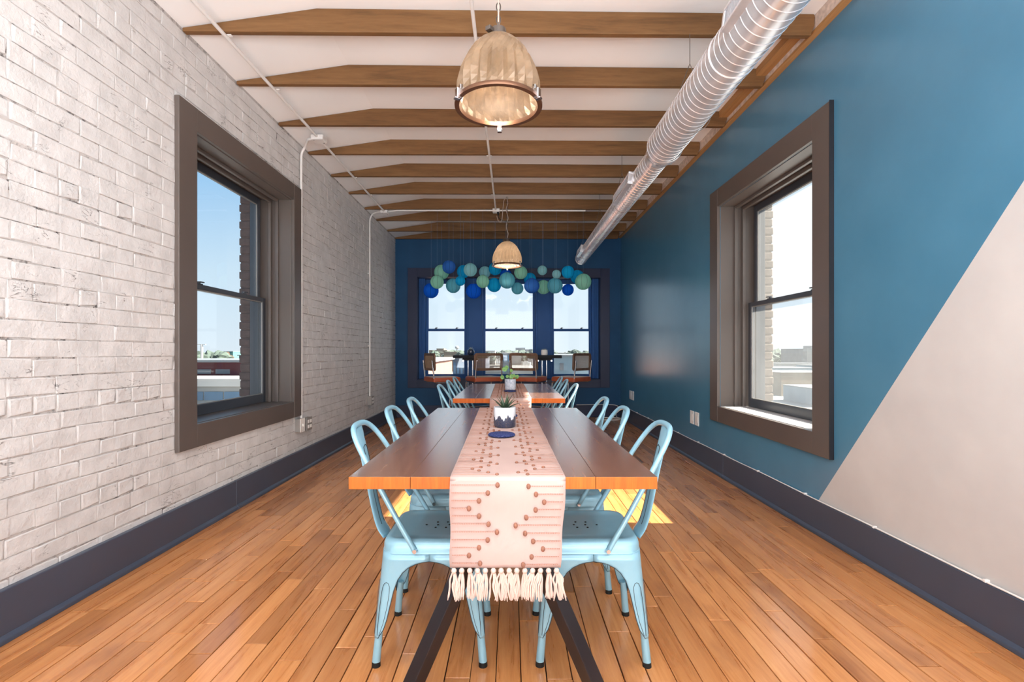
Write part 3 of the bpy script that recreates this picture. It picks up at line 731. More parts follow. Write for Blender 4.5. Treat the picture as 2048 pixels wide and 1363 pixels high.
# ------------------------------------------------------------------ dining tables
m_table = wood('oiled_table_wood', [(122, 82, 62), (140, 98, 76), (152, 110, 88)], (34, 1.8, 34), .24, .6, 1.0, .2, .01)
for nd in m_table.node_tree.nodes:
    if nd.type == 'BSDF_PRINCIPLED': nd.inputs['Coat IOR'].default_value = 1.8; nd.inputs['Coat Roughness'].default_value = .2
m_edge = wood('orange_table_edge', [(158, 76, 14), (178, 90, 20), (192, 104, 30)], (60, 10, 4), .4, .3, .1, .1, .02)
def table(name, label, cxm, y0, y1, W_, group):
    t = thing(name, label, 'table', (cxm, (y0+y1)/2, 0), 0, group); L = (y1-y0)/2; n = 5; pw = W_/n
    for i in range(n):
        a = -W_/2+i*pw
        q = MB().box(a+.0006, a+pw-.0006, -L, L, .7125, .75-R.uniform(0, .0006)); q.mi = [0, 0, 1, 0, 1, 0]
        q.build('tabletop_plank', (m_table, m_edge), t, bevel=.0012, rnd=R.uniform(.2, 1))
    for s in (-1, 1):
        yt = s*(L-.13)
        MB().prism([(-.21, yt-.003, .712), (.21, yt-.003, .712), (.06, yt-.003, .61), (-.06, yt-.003, .61)], [(-.21, yt+.003, .712), (.21, yt+.003, .712), (.06, yt+.003, .61), (-.06, yt+.003, .61)]).build('gusset_plate', m_black, t)
        MB().box(-.24, .24, yt-.04, yt+.04, .704, .7123).build('mounting_plate', m_black, t, bevel=.002)
        for k in (-1, 1):
            # square tube on edge, leaning out to the foot
            a, b = Vector((k*.012, yt-s*.0, .69)), Vector((k*.315, yt+s*.02, .0))
            ax = (b-a).normalized(); e1 = Vector((0, 1, 0)); e1 = (e1-ax*e1.dot(ax)).normalized(); e2 = ax.cross(e1)
            hh = .0345
            off = [e1*hh, e2*hh, -e1*hh, -e2*hh]
            def cut(p, o, z): q = p+o; return q+ax*((z-q.z)/ax.z)
            MB().prism([tuple(cut(a, o, .703)) for o in off], [tuple(cut(b, o, .0)) for o in off]).build('leg', m_black, t, bevel=.003)
    return t
T1 = (1.47, 3.28); T2 = (3.94, 5.74)
table('dining_table', 'near wooden dining table with black splayed legs and a fringed runner', -.0225, *T1, .928, 'wooden dining tables')
table('dining_table', 'far wooden dining table nearer the rear window', -.0125, *T2, .905, 'wooden dining tables')

# ------------------------------------------------------------------ runners
def cloth_mat():
    g = N('pink_cotton'); v = g.pos()
    wv = g.n('ShaderNodeTexWave'); wv.inputs['Scale'].default_value = 160; g.l(v, wv.inputs['Vector'])
    n = g.noise(v, 3, 4); col = g.ramp(n, [(.3, lin((176, 151, 144))), (.7, lin((188, 163, 156)))])
    return g.done(g.bsdf(col, .9, 0, .15, g.bump(wv.outputs['Fac'], .12, .002)))
m_cloth = cloth_mat(); m_stitch = plain('brown_stitching', (170, 130, 116), .9); m_tuft = plain('brown_yarn_tuft', (142, 98, 80), .95, bump=.5, bs=400)
m_fringe = plain('pink_cotton_fringe', (208, 181, 170), .95, var=.06, bump=.4, bs=300)
def strand_mesh():
    mb = MB(); mb.ball((0, 0, -.004), .0085, 8, 5)
    for k in range(11):
        a = R.uniform(0, 6.28); sp = R.uniform(.2, 1.0)*.014; dx, dy = sp*math.cos(a)*1.2, sp*math.sin(a)*.35; L = R.uniform(.080, .096)
        mb.tube(curve([(dx*.2, dy*.2, -.006), (dx*.9+R.uniform(-.003, .003), dy*.7, -.03), (dx+R.uniform(-.004, .004), dy, -.052), (dx*1.1+R.uniform(-.006, .006), dy*.8, -L)], 3), [.0026]*9+[.0012], 5)
    return mb.mesh('tassel', m_fringe, 60)
tas = [strand_mesh() for _ in range(5)]
def runner(label, xc0, xc1, y0, y1, wd, dropf, drop_b):
    t = thing('table_runner', label, 'table runner', ((xc0+xc1)/2, (y0+y1)/2, .7505), 0, 'fringed table runners'); ox, oy = (xc0+xc1)/2, (y0+y1)/2
    # path down the front, along the top, down the back: (y, z, arclength)
    path = []; n = 26
    for i in range(n+1): path.append((y0-.010-.004*math.sin(i*.35), .7505-dropf+dropf*i/n-.0115*(i == n)))
    path += [(y0-.0075, .7485), (y0-.002, .7515)]
    m_ = 60
    for i in range(1, m_): path.append((y0+(y1-y0)*i/m_, .752+.0006*math.sin(i*1.7)+.0006*math.sin(i*.63)))
    path += [(y1+.002, .7515), (y1+.0075, .7485)]
    for i in range(n+1): path.append((y1+.010, .739-(drop_b-.0115)*i/n))
    def cxat(y): return xc0+(xc1-xc0)*(min(max(y, y0), y1)-y0)/(y1-y0)
    K = 12; mb = MB()
    for (y, z) in path:
        d = max(0, .74-z); c = cxat(y); hw = wd/2*(1-.055*d/.27)+.0015*math.sin(z*40)
        for k in range(K+1):
            u = k/K*2-1; mb.v.append((c+u*hw-ox-.008*d/.27, y-oy-(.005*d*math.sin(k*1.3+z*6)), z-.7505))
    for i in range(len(path)-1):
        for k in range(K): mb.f.append((i*(K+1)+k, i*(K+1)+k+1, (i+1)*(K+1)+k+1, (i+1)*(K+1)+k)); mb.mi.append(0)
    o = mb.build('cloth', m_cloth, t, 60); so = o.modifiers.new('thick', 'SOLIDIFY'); so.thickness = .0012; so.offset = 0
    # stitched lines ending in tufts: zigzag of six rows
    zz = [.135, .108, .081, .053, .081, .108]; st = MB(); tf = MB(); sp = .0232
    rows = []
    k = 0; s_ = .012
    while s_ < dropf-.02: rows.append(('f', s_, k)); s_ += sp; k += 1
    k = 0; s_ = -.012
    while -s_ < (y1-y0)-.02: rows.append(('t', -s_, k)); s_ -= sp*.98; k -= 1
    for kind, d, k in rows:
        for sd in (-1, 1):
            ln = zz[(k+(1 if sd > 0 else 0)) % 6]+R.uniform(-.003, .003)
            if kind == 'f':
                z = .742-d-.7505-(.004 if sd > 0 else 0); c = cxat(y0)-ox-.008*d/.27; hw = wd/2*(1-.055*d/.27)-.006; yy = y0-.0135-oy-.003*abs(math.sin(d*30))
                xa, xb = c+sd*hw, c+sd*(hw-ln); a = min(xa, xb)
                while a < max(xa, xb)-.003:
                    st.box(a, a+.0034, yy-.0016, yy+.002, z-.0013, z+.0013); a += .0052
                tf.ball((xb, yy-.001, z-.0005), .0068, 7, 5, 1.25)
            else:
                y = y0+d-oy; c = cxat(y0+d)-ox; hw = wd/2-.006; xa, xb = c+sd*hw, c+sd*(hw-ln); a = min(xa, xb); zt = .7535-.7505
                st.box(min(xa, xb), max(xa, xb), y-.0011, y+.0011, zt-.0008, zt+.0005)
                tf.ball((xb, y, zt+.001), .0062, 6, 4, .8)
    q = st.build('stitching', m_stitch, t); q['kind'] = 'stuff'; q = tf.build('yarn_tufts', m_tuft, t, 60); q['kind'] = 'stuff'
    nt_ = 14
    for i in range(nt_):
        u = (i+.5)/nt_*2-1; hw = wd/2*(1-.055)
        inst(R.choice(tas), 'tassel', t, (xc0-ox-.008+u*hw, y0-.0135-oy, .7505-dropf-.7505-.004), (0, R.uniform(-.10, .10), R.choice((0, PI))))
    return t
runner('pale pink fringed runner with brown tufts hanging over the near table end', -.008, -.034, *T1, .347, .268, .22)
runner('pale pink tufted runner lying on the far table', .001, -.012, *T2, .335, .26, .22)

# ------------------------------------------------------------------ metal chairs
def chair_mat():
    g = N('pale_blue_metal'); v = g.pos(obj=True)
    n = g.noise(v, 7, 4); col = g.ramp(n, [(.3, lin((136, 184, 205))), (.7, lin((146, 194, 213)))])
    wear = g.ramp(g.noise(v, 38, 6, .7), [(.70, (0, 0, 0)), (.74, (1, 1, 1))])
    return g.done(g.bsdf(g.mix(g.math('MULTIPLY', wear, .35), col, lin((120, 118, 112))), .30, .15, .5, None, .2))
m_chair = chair_mat(); m_line = plain('worn_dark_edge', (44, 56, 66), .6)
def rsq(hx, hy, rad, n=7):
    """rounded rectangle outline, counter-clockwise"""
    out = []
    for sx_, sy_, a0 in ((1, 1, 0), (-1, 1, 90), (-1, -1, 180), (1, -1, 270)):
        for k in range(n):
            a = math.radians(a0+90*k/(n-1)); out.append((sx_*(hx-rad)+rad*math.cos(a), sy_*(hy-rad)+rad*math.sin(a)))
    return out
def make_chair(label, loc, rz, group):
    t = thing('metal_chair', label, 'chair', loc, rz, group)
    A = .174
    # seat pan: skirt, shoulder, recessed panel
    lv = [(.176, .178, .052, .402), (.1755, .1775, .052, .409), (.1735, .1765, .052, .410), (.173, .176, .052, .430), (.169, .172, .05, .442), (.160, .163, .046, .4495), (.148, .151, .042, .4505), (.143, .146, .040, .4475), (.10, .10, .03, .4455), (.001, .001, .0004, .444)]
    mb = MB(); n = 28
    for hx, hy, rd, z in lv: mb.v += [(x_, y_, z) for x_, y_ in rsq(hx, hy, rd)]
    for i in range(len(lv)-1):
        for k in range(n): mb.f.append((i*n+k, i*n+(k+1) % n, (i+1)*n+(k+1) % n, (i+1)*n+k)); mb.mi.append(0)
    seat = mb.build('seat', m_chair, t, 50)
    h = MB()
    for x_, y_ in ((-.04, .03), (-.04, -.03), (0, .03), (0, -.03), (.04, 0), (-.005, 0), (-.05, 0)): h.cyl((x_, y_, .4425), (x_, y_, .4462), .0042, 8)
    h.build('drain_holes', m_dark, seat)
    # legs: one pressed sheet per corner, wide under the seat and drawn in to a round foot
    rows = [(.405, .1765), (.376, .1768), (.372, .150), (.366, .128), (.354, .104), (.336, .084), (.31, .068), (.27, .057), (.22, .049), (.17, .041), (.135, .032), (.115, .020), (.105, .012)]
    for sr in (-1, 1):
        for sy_ in (-1, 1):
            mb = MB(); nc = 0; edgeA, edgeB = [], []
            for z, w_ in rows:
                f = 1-z/.405; cr = sr*(A+.032*f); cy = sy_*(A+.002+.010*f); rc = .045-.030*min(1, f*1.35)
                
                ln = [(max(w_, rc)-(max(w_, rc)-rc)*k/5, 0.0) for k in range(6)]
                pts = [(cr-sr*a, cy) for a, _ in ln]
                for k in range(1, 6):
                    an = PI/2*k/6; pts.append((cr-sr*(rc-rc*math.sin(an)), cy-sy_*(rc-rc*math.cos(an))))
                pts += [(cr, cy-sy_*a) for a, _ in ln[::-1]]
                nc = len(pts); mb.v += [(p[0], p[1], z) for p in pts]
                edgeA.append((pts[0][0], pts[0][1], z)); edgeB.append((pts[-1][0], pts[-1][1], z))
            for i in range(len(rows)-1):
                for k in range(nc-1): mb.f.append((i*nc+k, i*nc+k+1, (i+1)*nc+k+1, (i+1)*nc+k)); mb.mi.append(0)
            f0 = 1-.14/.405
            ft = (sr*(A+.032-.0145), sy_*(A+.012-.0145)); tp = (sr*(A+.032*f0-.0155), sy_*(A+.002+.010*f0-.0155))
            mb.tube([(tp[0], tp[1], .145), (ft[0], ft[1], .014)], [.0125, .0145], 14)
            lg = mb.build('leg', m_chair, t, 55); so = lg.modifiers.new('sheet', 'SOLIDIFY'); so.thickness = .0016; so.offset = 0
            MB().tube([(ft[0], ft[1], .018), (ft[0], ft[1], .0)], [.0152, .0160], 14).build('rubber_foot', m_rubber, lg, 40)
            e = MB(); e.tube(edgeA[1:], .0016, 5); e.tube(edgeB[1:], .0016, 5)
            # pressed U outline on the two faces of the leg
            for face in (0, 1):
                u = []
                for (z, off) in ((.115, .012), (.16, .024), (.21, .032), (.25, .036), (.285, .036), (.298, .030), (.302, .023), (.298, .016), (.285, .011), (.25, .008), (.20, .006), (.15, .005), (.115, .006)):
                    f = 1-z/.405; cr = sr*(A+.032*f); cy = sy_*(A+.002+.010*f)
                    off = off+.006
                    u.append((cr-sr*off, cy+sy_*.0006, z) if face == 0 else (cr+sr*.0006, cy-sy_*off, z))
                e.tube(u, .0012, 4)
            e.build('edge_line', m_line, lg)
    # back hoop, running from one side of the seat over to the other
    half = [(.050, .1815, .412), (.062, .182, .435), (.120, .178, .535), (.180, .168, .638), (.238, .152, .735), (.272, .134, .790), (.293, .105, .822), (.305, .065, .838), (.309, 0, .842)]
    pts = half+[(a, -b, c) for a, b, c in half[-2::-1]]
    mb = MB(); mb.tube(curve(pts, 4), .0115, 10, flat=.85); hoop = mb.build('back_hoop', m_chair, t, 50)
    for s_ in (-1, 1):
        MB().cyl((.050, s_*.178, .418), (.050, s_*.197, .418), .0075, 10).build('rivet', m_chrome, hoop, 40)
    # centre splat
    sp = curve([(.186, 0, .412), (.212, 0, .455), (.233, 0, .53), (.252, 0, .62), (.270, 0, .70), (.287, 0, .77), (.303, 0, .833)], 4); mb = MB(); K = 8
    for i, p in enumerate(sp):
        wv = .050+.004*math.cos(i/len(sp)*PI)+(.006 if i > len(sp)-4 else 0)
        for k in range(K+1):
            u = k/K*2-1; mb.v.append((p.x+.010*u*u, u*wv, p.z))
    for i in range(len(sp)-1):
        for k in range(K): mb.f.append((i*(K+1)+k, i*(K+1)+k+1, (i+1)*(K+1)+k+1, (i+1)*(K+1)+k)); mb.mi.append(0)
    bk = mb.build('back_splat', m_chair, t, 60); so = bk.modifiers.new('sheet', 'SOLIDIFY'); so.thickness = .002; so.offset = 0
    e = MB(); l = sp[4:-5]
    for s_ in (-1, 1):
        e.tube([(p.x-.0012, s_*.019, p.z) for p in l], .0013, 4)
    e.tube([(l[-1].x-.0012, -.019, l[-1].z), (l[-1].x-.0008, 0, l[-1].z+.008), (l[-1].x-.0012, .019, l[-1].z)], .0013, 4)
    e.build('pressed_line', m_line, bk)
    return t
cs = [(-.29, 1.928, PI, 'pale blue metal chair nearest the camera on the brick wall side of the near table'),
      (-.303, 2.47, PI, 'middle pale blue metal chair on the brick wall side of the near table'),
      (-.295, 2.94, PI, 'farthest pale blue metal chair on the brick wall side of the near table'),
      (.299, 1.928, 0, 'pale blue metal chair nearest the camera on the blue wall side of the near table'),
      (.268, 2.46, 0, 'middle pale blue metal chair on the blue wall side of the near table'),
      (.270, 2.97, 0, 'farthest pale blue metal chair on the blue wall side of the near table'),
      (-.295, 4.12, PI, 'first pale blue metal chair on the brick wall side of the far table'),
      (-.30, 4.73, PI, 'middle pale blue metal chair on the brick wall side of the far table'),
      (-.31, 5.33, PI, 'last pale blue metal chair on the brick wall side of the far table'),
      (.262, 4.22, 0, 'first pale blue metal chair on the blue wall side of the far table'),
      (.258, 4.90, 0, 'middle pale blue metal chair on the blue wall side of the far table'),
      (.262, 5.44, 0, 'last pale blue metal chair on the blue wall side of the far table')]
ch0 = None
for (x_, y_, rz, lab) in cs:
    if ch0 is None: ch0 = make_chair(lab, (x_, y_, 0), rz, 'pale blue metal chairs at the dining tables')
    else: dup(ch0, (x_, y_, 0), rz+R.uniform(-.015, .015), lab)

# ------------------------------------------------------------------ table-top things
def pot_mat():
    """white glaze over a navy jagged mountain band with fine gold scratches"""
    g = N('mountain_glaze'); tc = g.n('ShaderNodeTexCoord'); sx = g.n('ShaderNodeSeparateXYZ'); g.l(tc.outputs['Object'], sx.inputs[0])
    an = g.math('ARCTAN2', sx.outputs['Y'], sx.outputs['X'])
    tri = g.math('PINGPONG', g.math('MULTIPLY', an, 1.2), .5); t2 = g.math('PINGPONG', g.math('MULTIPLY', an, 4.3), .5)
    hgt = g.math('ADD', g.math('MULTIPLY_ADD', tri, .055, .030), g.math('MULTIPLY', t2, .016))
    nz = g.noise(tc.outputs['Object'], 160, 3); edge = g.math('MULTIPLY_ADD', nz, .012, g.math('SUBTRACT', hgt, .006))
    m = g.math('LESS_THAN', sx.outputs['Z'], edge)
    wv = g.noise(tc.outputs['Object'], 60, 3, .6, 3.0); gold = g.math('LESS_THAN', g.math('ABSOLUTE', g.math('SUBTRACT', wv, .5)), .008)
    navy = g.mix(g.math('MULTIPLY', gold, .7), lin((34, 48, 78)), lin((188, 160, 100)))
    return g.done(g.bsdf(g.mix(m, lin((205, 206, 210)), navy), .35, 0, .5))
m_soil = plain('dark_soil', (52, 40, 34), .95, bump=.8, bs=200); m_leafd = plain('dark_green_leaf', (58, 78, 58), .4, var=.3, vs=60)
m_leafg = plain('fresh_green_leaf', (122, 168, 92), .4, var=.2, vs=40); m_stem = plain('green_stem', (112, 132, 84), .6)
def leaf(mb, base, ang, lean, L, wd, th=.25, curl=.0):
    """thick pointed leaf"""
    d = Vector((math.cos(ang), math.sin(ang), 0)); sd = Vector((-d.y, d.x, 0)); n = 7; ring = []
    for i in range(n):
        t = i/(n-1); a = lean+curl*t; p = Vector(base)+d*(L*t*math.sin(a))+Vector((0, 0, L*t*math.cos(a)))
        w_ = wd*(1-t**1.6)*(.75+.5*math.sin(min(1, t*2.2)*PI/2))*.6+.0003; up = Vector((-d.x*math.cos(a), -d.y*math.cos(a), math.sin(a)))
        ring.append([p-sd*w_, p+up*w_*th, p+sd*w_, p-up*w_*th*1.3])
    vs = [q for r_ in ring for q in r_]; mb.add(vs, [(i*4+k, i*4+(k+1) % 4, (i+1)*4+(k+1) % 4, (i+1)*4+k) for i in range(n-1) for k in range(4)]+[(0, 1, 2, 3), ((n-1)*4+3, (n-1)*4+2, (n-1)*4+1, (n-1)*4)])
def pot(t, r, h, mat, parts=28):
    p = MB().lathe([(.001, .0), (r*.93, .0), (r*.985, .006), (r, h*.5), (r, h-.004), (r*.985, h), (r*.92, h-.001), (r*.9, h-.014), (r*.88, h-.016)], parts).build('pot', mat, t, 45)
    MB().lathe([(r*.9, h-.013), (r*.4, h-.009), (.001, h-.010)], 16).build('soil', m_soil, t, 60); return p
ZT = .7549
t = thing('potted_succulent', 'spiky aloe in a white pot with a navy mountain pattern on the near table', 'plant', (-.0285, 2.43, ZT))
pot(t, .0545, .098, pot_mat())
for i in range(15):
    mb = MB(); ang = i*2.4; inner = i/15
    leaf(mb, (0.006*math.cos(ang), .006*math.sin(ang), .084), ang, .85-.75*inner+R.uniform(-.08, .08), R.uniform(.07, .088), .0115, .4, .25)
    mb.build('leaf', m_leafd, t, 40)
def marble():
    g = N('grey_marbled_glaze'); v = g.pos((1, 1, .5), True); n = g.noise(v, 45, 5, .7, 2.0)
    return g.done(g.bsdf(g.ramp(n, [(.35, lin((150, 160, 178))), (.55, lin((212, 216, 224)))]), .35))
t = thing('potted_plant', 'round-leaved plant in a pale marbled pot on the far table', 'plant', (-.002, 4.80, ZT))
pot(t, .0545, .104, marble())
LS = [(-.056, .200, .025), (-.034, .218, .020), (.010, .186, .017), (-.078, .122, .021), (.010, .128, .023), (.064, .126, .021), (.034, .136, .018), (-.030, .128, .016)]
for i, (lx, lz, lr) in enumerate(LS):
    ly = R.uniform(-.04, .03); e = MB(); e.tube(curve([(0, 0, .09), (lx*.4, ly*.4, lz*.75), (lx, ly, lz)], 5), .0018, 6); st_ = e.build('stem', m_stem, t, 50)
    mb = MB(); d = MB(); nrm = Vector((R.uniform(-.5, .5), -1, R.uniform(.1, .8))).normalized(); q = nrm.to_track_quat('Z', 'Y').to_matrix().to_4x4(); mb.M = Matrix.Translation((lx, ly, lz)) @ q
    mb.lathe([(.001, -.003), (lr*.5, .0), (lr*.85, .001), (lr, -.001), (lr*.85, -.0005), (lr*.5, -.002), (.001, -.005)], 16); mb.build('leaf', m_leafg, t, 60)
def speck():
    g = N('speckled_blue_felt'); v = g.pos(obj=True); n = g.noise(v, 330, 2, .8)
    return g.done(g.bsdf(g.ramp(n, [(.45, lin((34, 44, 92))), (.62, lin((64, 78, 132))), (.70, lin((150, 160, 190)))]), .9, 0, .2, g.bump(n, .8, .004)))
m_speck = speck()
for (x_, y_, lab) in ((-.039, 2.16, 'round speckled blue trivet in front of the navy patterned pot'), (-.020, 2.80, 'round speckled blue trivet mostly hidden behind the navy patterned pot'), (-.004, 4.56, 'round speckled blue trivet before the marbled pot on the far table')):
    mb = MB(); mb.lathe([(.001, 0), (.054, 0), (.0595, .004), (.0595, .008), (.054, .0115), (.001, .0125)], 32); o = mb.build('trivet', m_speck, None, 40); o.location = (x_, y_, ZT); tag(o, lab, 'trivet', 'speckled trivets')

# ------------------------------------------------------------------ bar tables by the rear window
m_bar = plain('black_bar_table', (16, 18, 26), .6, spec=.3, var=.1)
for (x_, lab, lab2) in ((-.628, 'black bar table with chrome posts carrying the round dark pot', 0), (.530, 'black bar table with chrome posts carrying the white ribbed pot', 1)):
    t = thing('bar_table', lab, 'table', (x_, 7.86, 0), 0, 'black bar tables before the rear window')
    MB().box(-.265, .265, -.28, .28, 1.025, 1.07).build('tabletop', m_bar, t, bevel=.004)
    MB().box(-.12, .12, -.262, .2, .99, 1.025).build('apron', m_bar, t, bevel=.003)
    for s_ in (-1, 1):
        MB().cyl((s_*.036, -.19, .02), (s_*.036, -.19, .99), .0105, 12).build('post', m_chrome, t, 40)
        MB().cyl((s_*.105, -.262, .985), (s_*.105, -.275, .985), .012, 10).build('bolt', m_chrome, t, 40)
    MB().lathe([(.001, .022), (.2, .018), (.22, .008), (.22, 0), (.001, 0)], 32).build('base_plate', m_bar, t, 40)
def glossy_dark(): return plain('dark_glazed_globe', (44, 56, 78), .08, var=.1, coat=.6)
t = thing('potted_succulent', 'small succulent in a round dark glossy pot on the left bar table', 'plant', (-.625, 7.72, 1.07))
MB().lathe([(.001, 0), (.03, 0), (.048, .018), (.056, .05), (.05, .082), (.036, .098), (.032, .098), (.030, .09), (.001, .09)], 24).build('pot', glossy_dark(), t, 50)
for i in range(9):
    mb = MB(); leaf(mb, (0, 0, .085), i*2.4, .9-.08*i, .055, .011, .5, .2); mb.build('leaf', plain('grey_green_leaf', (150, 168, 172), .5) if i == 0 else bpy.data.materials['grey_green_leaf'], t, 40)
t = thing('potted_succulent', 'rosette succulent in a white ribbed pot on the right bar table', 'plant', (.533, 7.72, 1.07))
mb = MB(); mb.lathe([(.001, 0), (.044, 0), (.050, .01), (.0515, .04), (.048, .08), (.045, .085), (.040, .085), (.038, .075), (.001, .074)], 32, (0, 0, 0), 0, lambda a, i, k: 1+.025*(1 if k % 2 else -1)*(1 if i in (2, 3, 4) else 0)); mb.build('pot', m_plate, t)
for i in range(13):
    mb = MB(); leaf(mb, (0, 0, .074), i*2.4, 1.2-.08*i, .064-.002*i, .013, .5, .3); mb.build('leaf', bpy.data.materials['grey_green_leaf'], t, 40)

# ------------------------------------------------------------------ cane bar stools
m_stool = wood('walnut_frame', [(92, 66, 52), (118, 88, 70), (140, 106, 84)], (14, 14, 3), .4, .4, .1, .1)
m_seat = plain('rust_leather_seat', (176, 84, 50), .45, var=.12, vs=10); m_seat_top = plain('pale_seat_top', (206, 178, 150), .6, var=.1)
m_cane = plain('natural_cane', (158, 132, 108), .6, var=.1)
def make_stool(label, loc, rz, group):
    """local: +y is forward (towards the table), back at y = 0"""
    t = thing('bar_stool', label, 'stool', loc, rz, group); Wd = .225
    # bent chrome frame
    pts = lambda s: [(s*.205, -.012, 1.0), (s*.205, .0, .90), (s*.208, .012, .80), (s*.208, .02, .715), (s*.208, .05, .682), (s*.208, .12, .676), (s*.208, .36, .676), (s*.208, .405, .662), (s*.208, .42, .62), (s*.208, .42, .30), (s*.208, .42, .05), (s*.208, .40, .016), (s*.208, .36, .012), (s*.208, -.02, .012)]
    mb = MB(); a = curve(pts(-1), 4); b = curve(pts(1), 4); mb.tube(a+[(-.19, -.05, .012), (.19, -.05, .012)]+b[::-1], .0115, 10)
    mb.tube([(-.208, .42, .28), (.208, .42, .28)], .010, 10); mb.tube([(-.208, .30, .676), (.208, .30, .676)], .008, 8)
    mb.build('tube_frame', m_chrome, t, 50)
    # seat: rust edge, pale woven top
    o_ = rsq(.225, .215, .03, 5); mb = MB(); rg = [(1, .688), (1.0, .735), (.97, .748), (.90, .752), (.88, .750)]
    for f, z in rg: mb.v += [(x_*f, y_*f+.215, z) for x_, y_ in o_]
    n = len(o_)
    for i in range(len(rg)-1):
        for k in range(n): mb.f.append((i*n+k, i*n+(k+1) % n, (i+1)*n+(k+1) % n, (i+1)*n+k)); mb.mi.append(0)
    mb.f.append(tuple(range(n))); mb.mi.append(0); mb.build('seat', m_seat, t, 40)
    MB().prism([(x_*.89, y_*.89+.215, .749) for x_, y_ in o_], [(x_*.88, y_*.88+.215, .7535) for x_, y_ in o_]).build('seat_top', m_seat_top, t, 40)
    # back: rounded wooden frame with a cane panel
    oo, ii = rsq(.232, .130, .045, 6), rsq(.192, .092, .02, 6); n = len(oo); mb = MB()
    bend = lambda x_, z_: -.006-.04*(x_/.23)**2*.0-.10*(z_-.975)*.35
    for (ol, dy) in ((oo, -.012), (oo, .012), (ii, .012), (ii, -.012)): mb.v += [(x_, bend(x_, z_+.975)+dy+.03, z_+.975) for x_, z_ in ol]
    for r_ in range(4):
        for k in range(n): mb.f.append((r_*n+k, r_*n+(k+1) % n, ((r_+1) % 4)*n+(k+1) % n, ((r_+1) % 4)*n+k)); mb.mi.append(0)
    mb.build('back_frame', m_stool, t, 40, bevel=.004)
    mb = MB(); q = .0022
    for i in range(21):
        z_ = -.09+.18*i/20; mb.tube([(-.192, bend(0, z_+.975)+.03, z_+.975), (.192, bend(0, z_+.975)+.03, z_+.975)], q, 4, False)
    for i in range(41):
        x_ = -.19+.38*i/40; mb.tube([(x_, bend(0, .885)+.031, .885), (x_, bend(0, 1.066)+.031, 1.066)], q*.8, 4, False)
    k = mb.build('cane_panel', m_cane, t); k['kind'] = 'stuff'
    return t
def stool_at(x0p, x1p, yb, face, lab, src=None):
    """x0p..x1p: pixel span of the back; face: unit forward direction in plan"""
    X = ((x0p+x1p)/2-VX)*yb/F; rz = math.atan2(face[1], face[0])-PI/2
    if src is None: return make_stool(lab, (X, yb, 0), rz, 'cane backed bar stools before the rear window')
    return dup(src, (X, yb, 0), rz, lab)
s0 = stool_at(842, 871, 7.25, (.88, .47), 'cane backed bar stool at the left end, turned towards the left bar table')
stool_at(953, 1004, 7.22, (-.42, .90), 'cane backed bar stool between the left bar table and the middle pane', s0)
stool_at(1019, 1072, 7.22, (.42, .90), 'cane backed bar stool left of the white ribbed pot, behind the round-leaved plant', s0)
stool_at(1149, 1184, 7.25, (-.74, .67), 'cane backed bar stool at the right end, turned towards the right bar table', s0)

# ------------------------------------------------------------------ small wall things
for (y0, y1, z0, z1, lab) in ((5.40*S, 5.29*S, .370, .507, 'white wall plate nearest the taupe window on the blue wall'), (5.54*S, 5.435*S, .370, .507, 'white wall plate behind the nearest one on the blue wall'),
        (8.21*S, 8.08*S, .372, .51, 'front wall plate of the far pair near the rear corner'), (8.37*S, 8.24*S, .372, .51, 'rear wall plate of the far pair near the rear corner')):
    t = thing('wall_plate', lab, 'wall plate', (XR, (y0+y1)/2, (z0+z1)/2), 0, 'white wall plates'); hy, hz = abs(y1-y0)/2, (z1-z0)/2
    MB().box(-.006, .001, -hy, hy, -hz, hz).build('plate', m_plate, t, bevel=.003)
    mb = MB(); mb.box(-.0085, -.005, -hy*.45, hy*.45, -hz*.55, hz*.55); mb.build('socket_face', m_plate, t, bevel=.002)
t = thing('baseboard_cable', 'white cable clipped along the top of the baseboard under the blue wall', 'cable')
pts = [(XR-.012, .2+k*.35, bh+.006+.002*math.sin(k*2.1)) for k in range(24) if .2+k*.35 < YB-.1]
mb = MB(); mb.tube(pts, .0038, 8); mb.build('wire', m_plate, t, 40)
for k in range(12): MB().box(XR-.018, XR+.001, 1.35+k*.6, 1.364+k*.6, bh+.001, bh+.013).build('clip', m_plate, t, bevel=.002)
t = thing('cable_coil', 'loose coil of white cable on the floor in the rear right corner', 'cable', (1.63, 8.12, 0))
q = [(.20*math.cos(a)*(1+.12*math.sin(a*.37)), .16*math.sin(a)*(1+.1*math.cos(a*.53)), .008+.0035*(k/12)) for k, a in enumerate([i*PI/6 for i in range(50)])]
mb = MB(); mb.tube(q, .005, 6); mb.tube(curve([q[-1], (.16, .20, .05), (.2, .27, .2), (-.1, .285, .22), (-.5, .285, .215)], 5), .005, 6); mb.build('wire', m_plate, t, 50)
# ------------------------------------------------------------------ the town outside
ZG = -10.0
m_ground = plain('pale_asphalt', (120, 122, 124), .9, var=.15, vs=.06, obj=False)
g0 = MB().box(-1500, 1500, -300, 2600, ZG-.5, ZG).build('ground', m_ground); struct(g0, 'flat pale ground of the town outside', 'ground')
def cm(name, c, **k): return plain(name, tuple(v*.66 for v in c), .85, spec=.2, var=.07, vs=.4, obj=False, **k)
m_maroon = cm('maroon_brick', (142, 72, 76)); m_salmon = cm('salmon_brick', (224, 164, 146)); m_offw = cm('off_white_wall', (226, 224, 220)); m_roofw = cm('white_roof', (240, 240, 240))
m_cop = cm('grey_coping', (168, 176, 184)); m_glz = plain('dark_window_glass', (84, 112, 138), .15, var=.3, vs=.3, obj=False); m_lblue = cm('pale_blue_wall', (176, 206, 222)); m_tan = cm('tan_wall', (188, 170, 150)); m_office = cm('grey_office', (142, 152, 172))
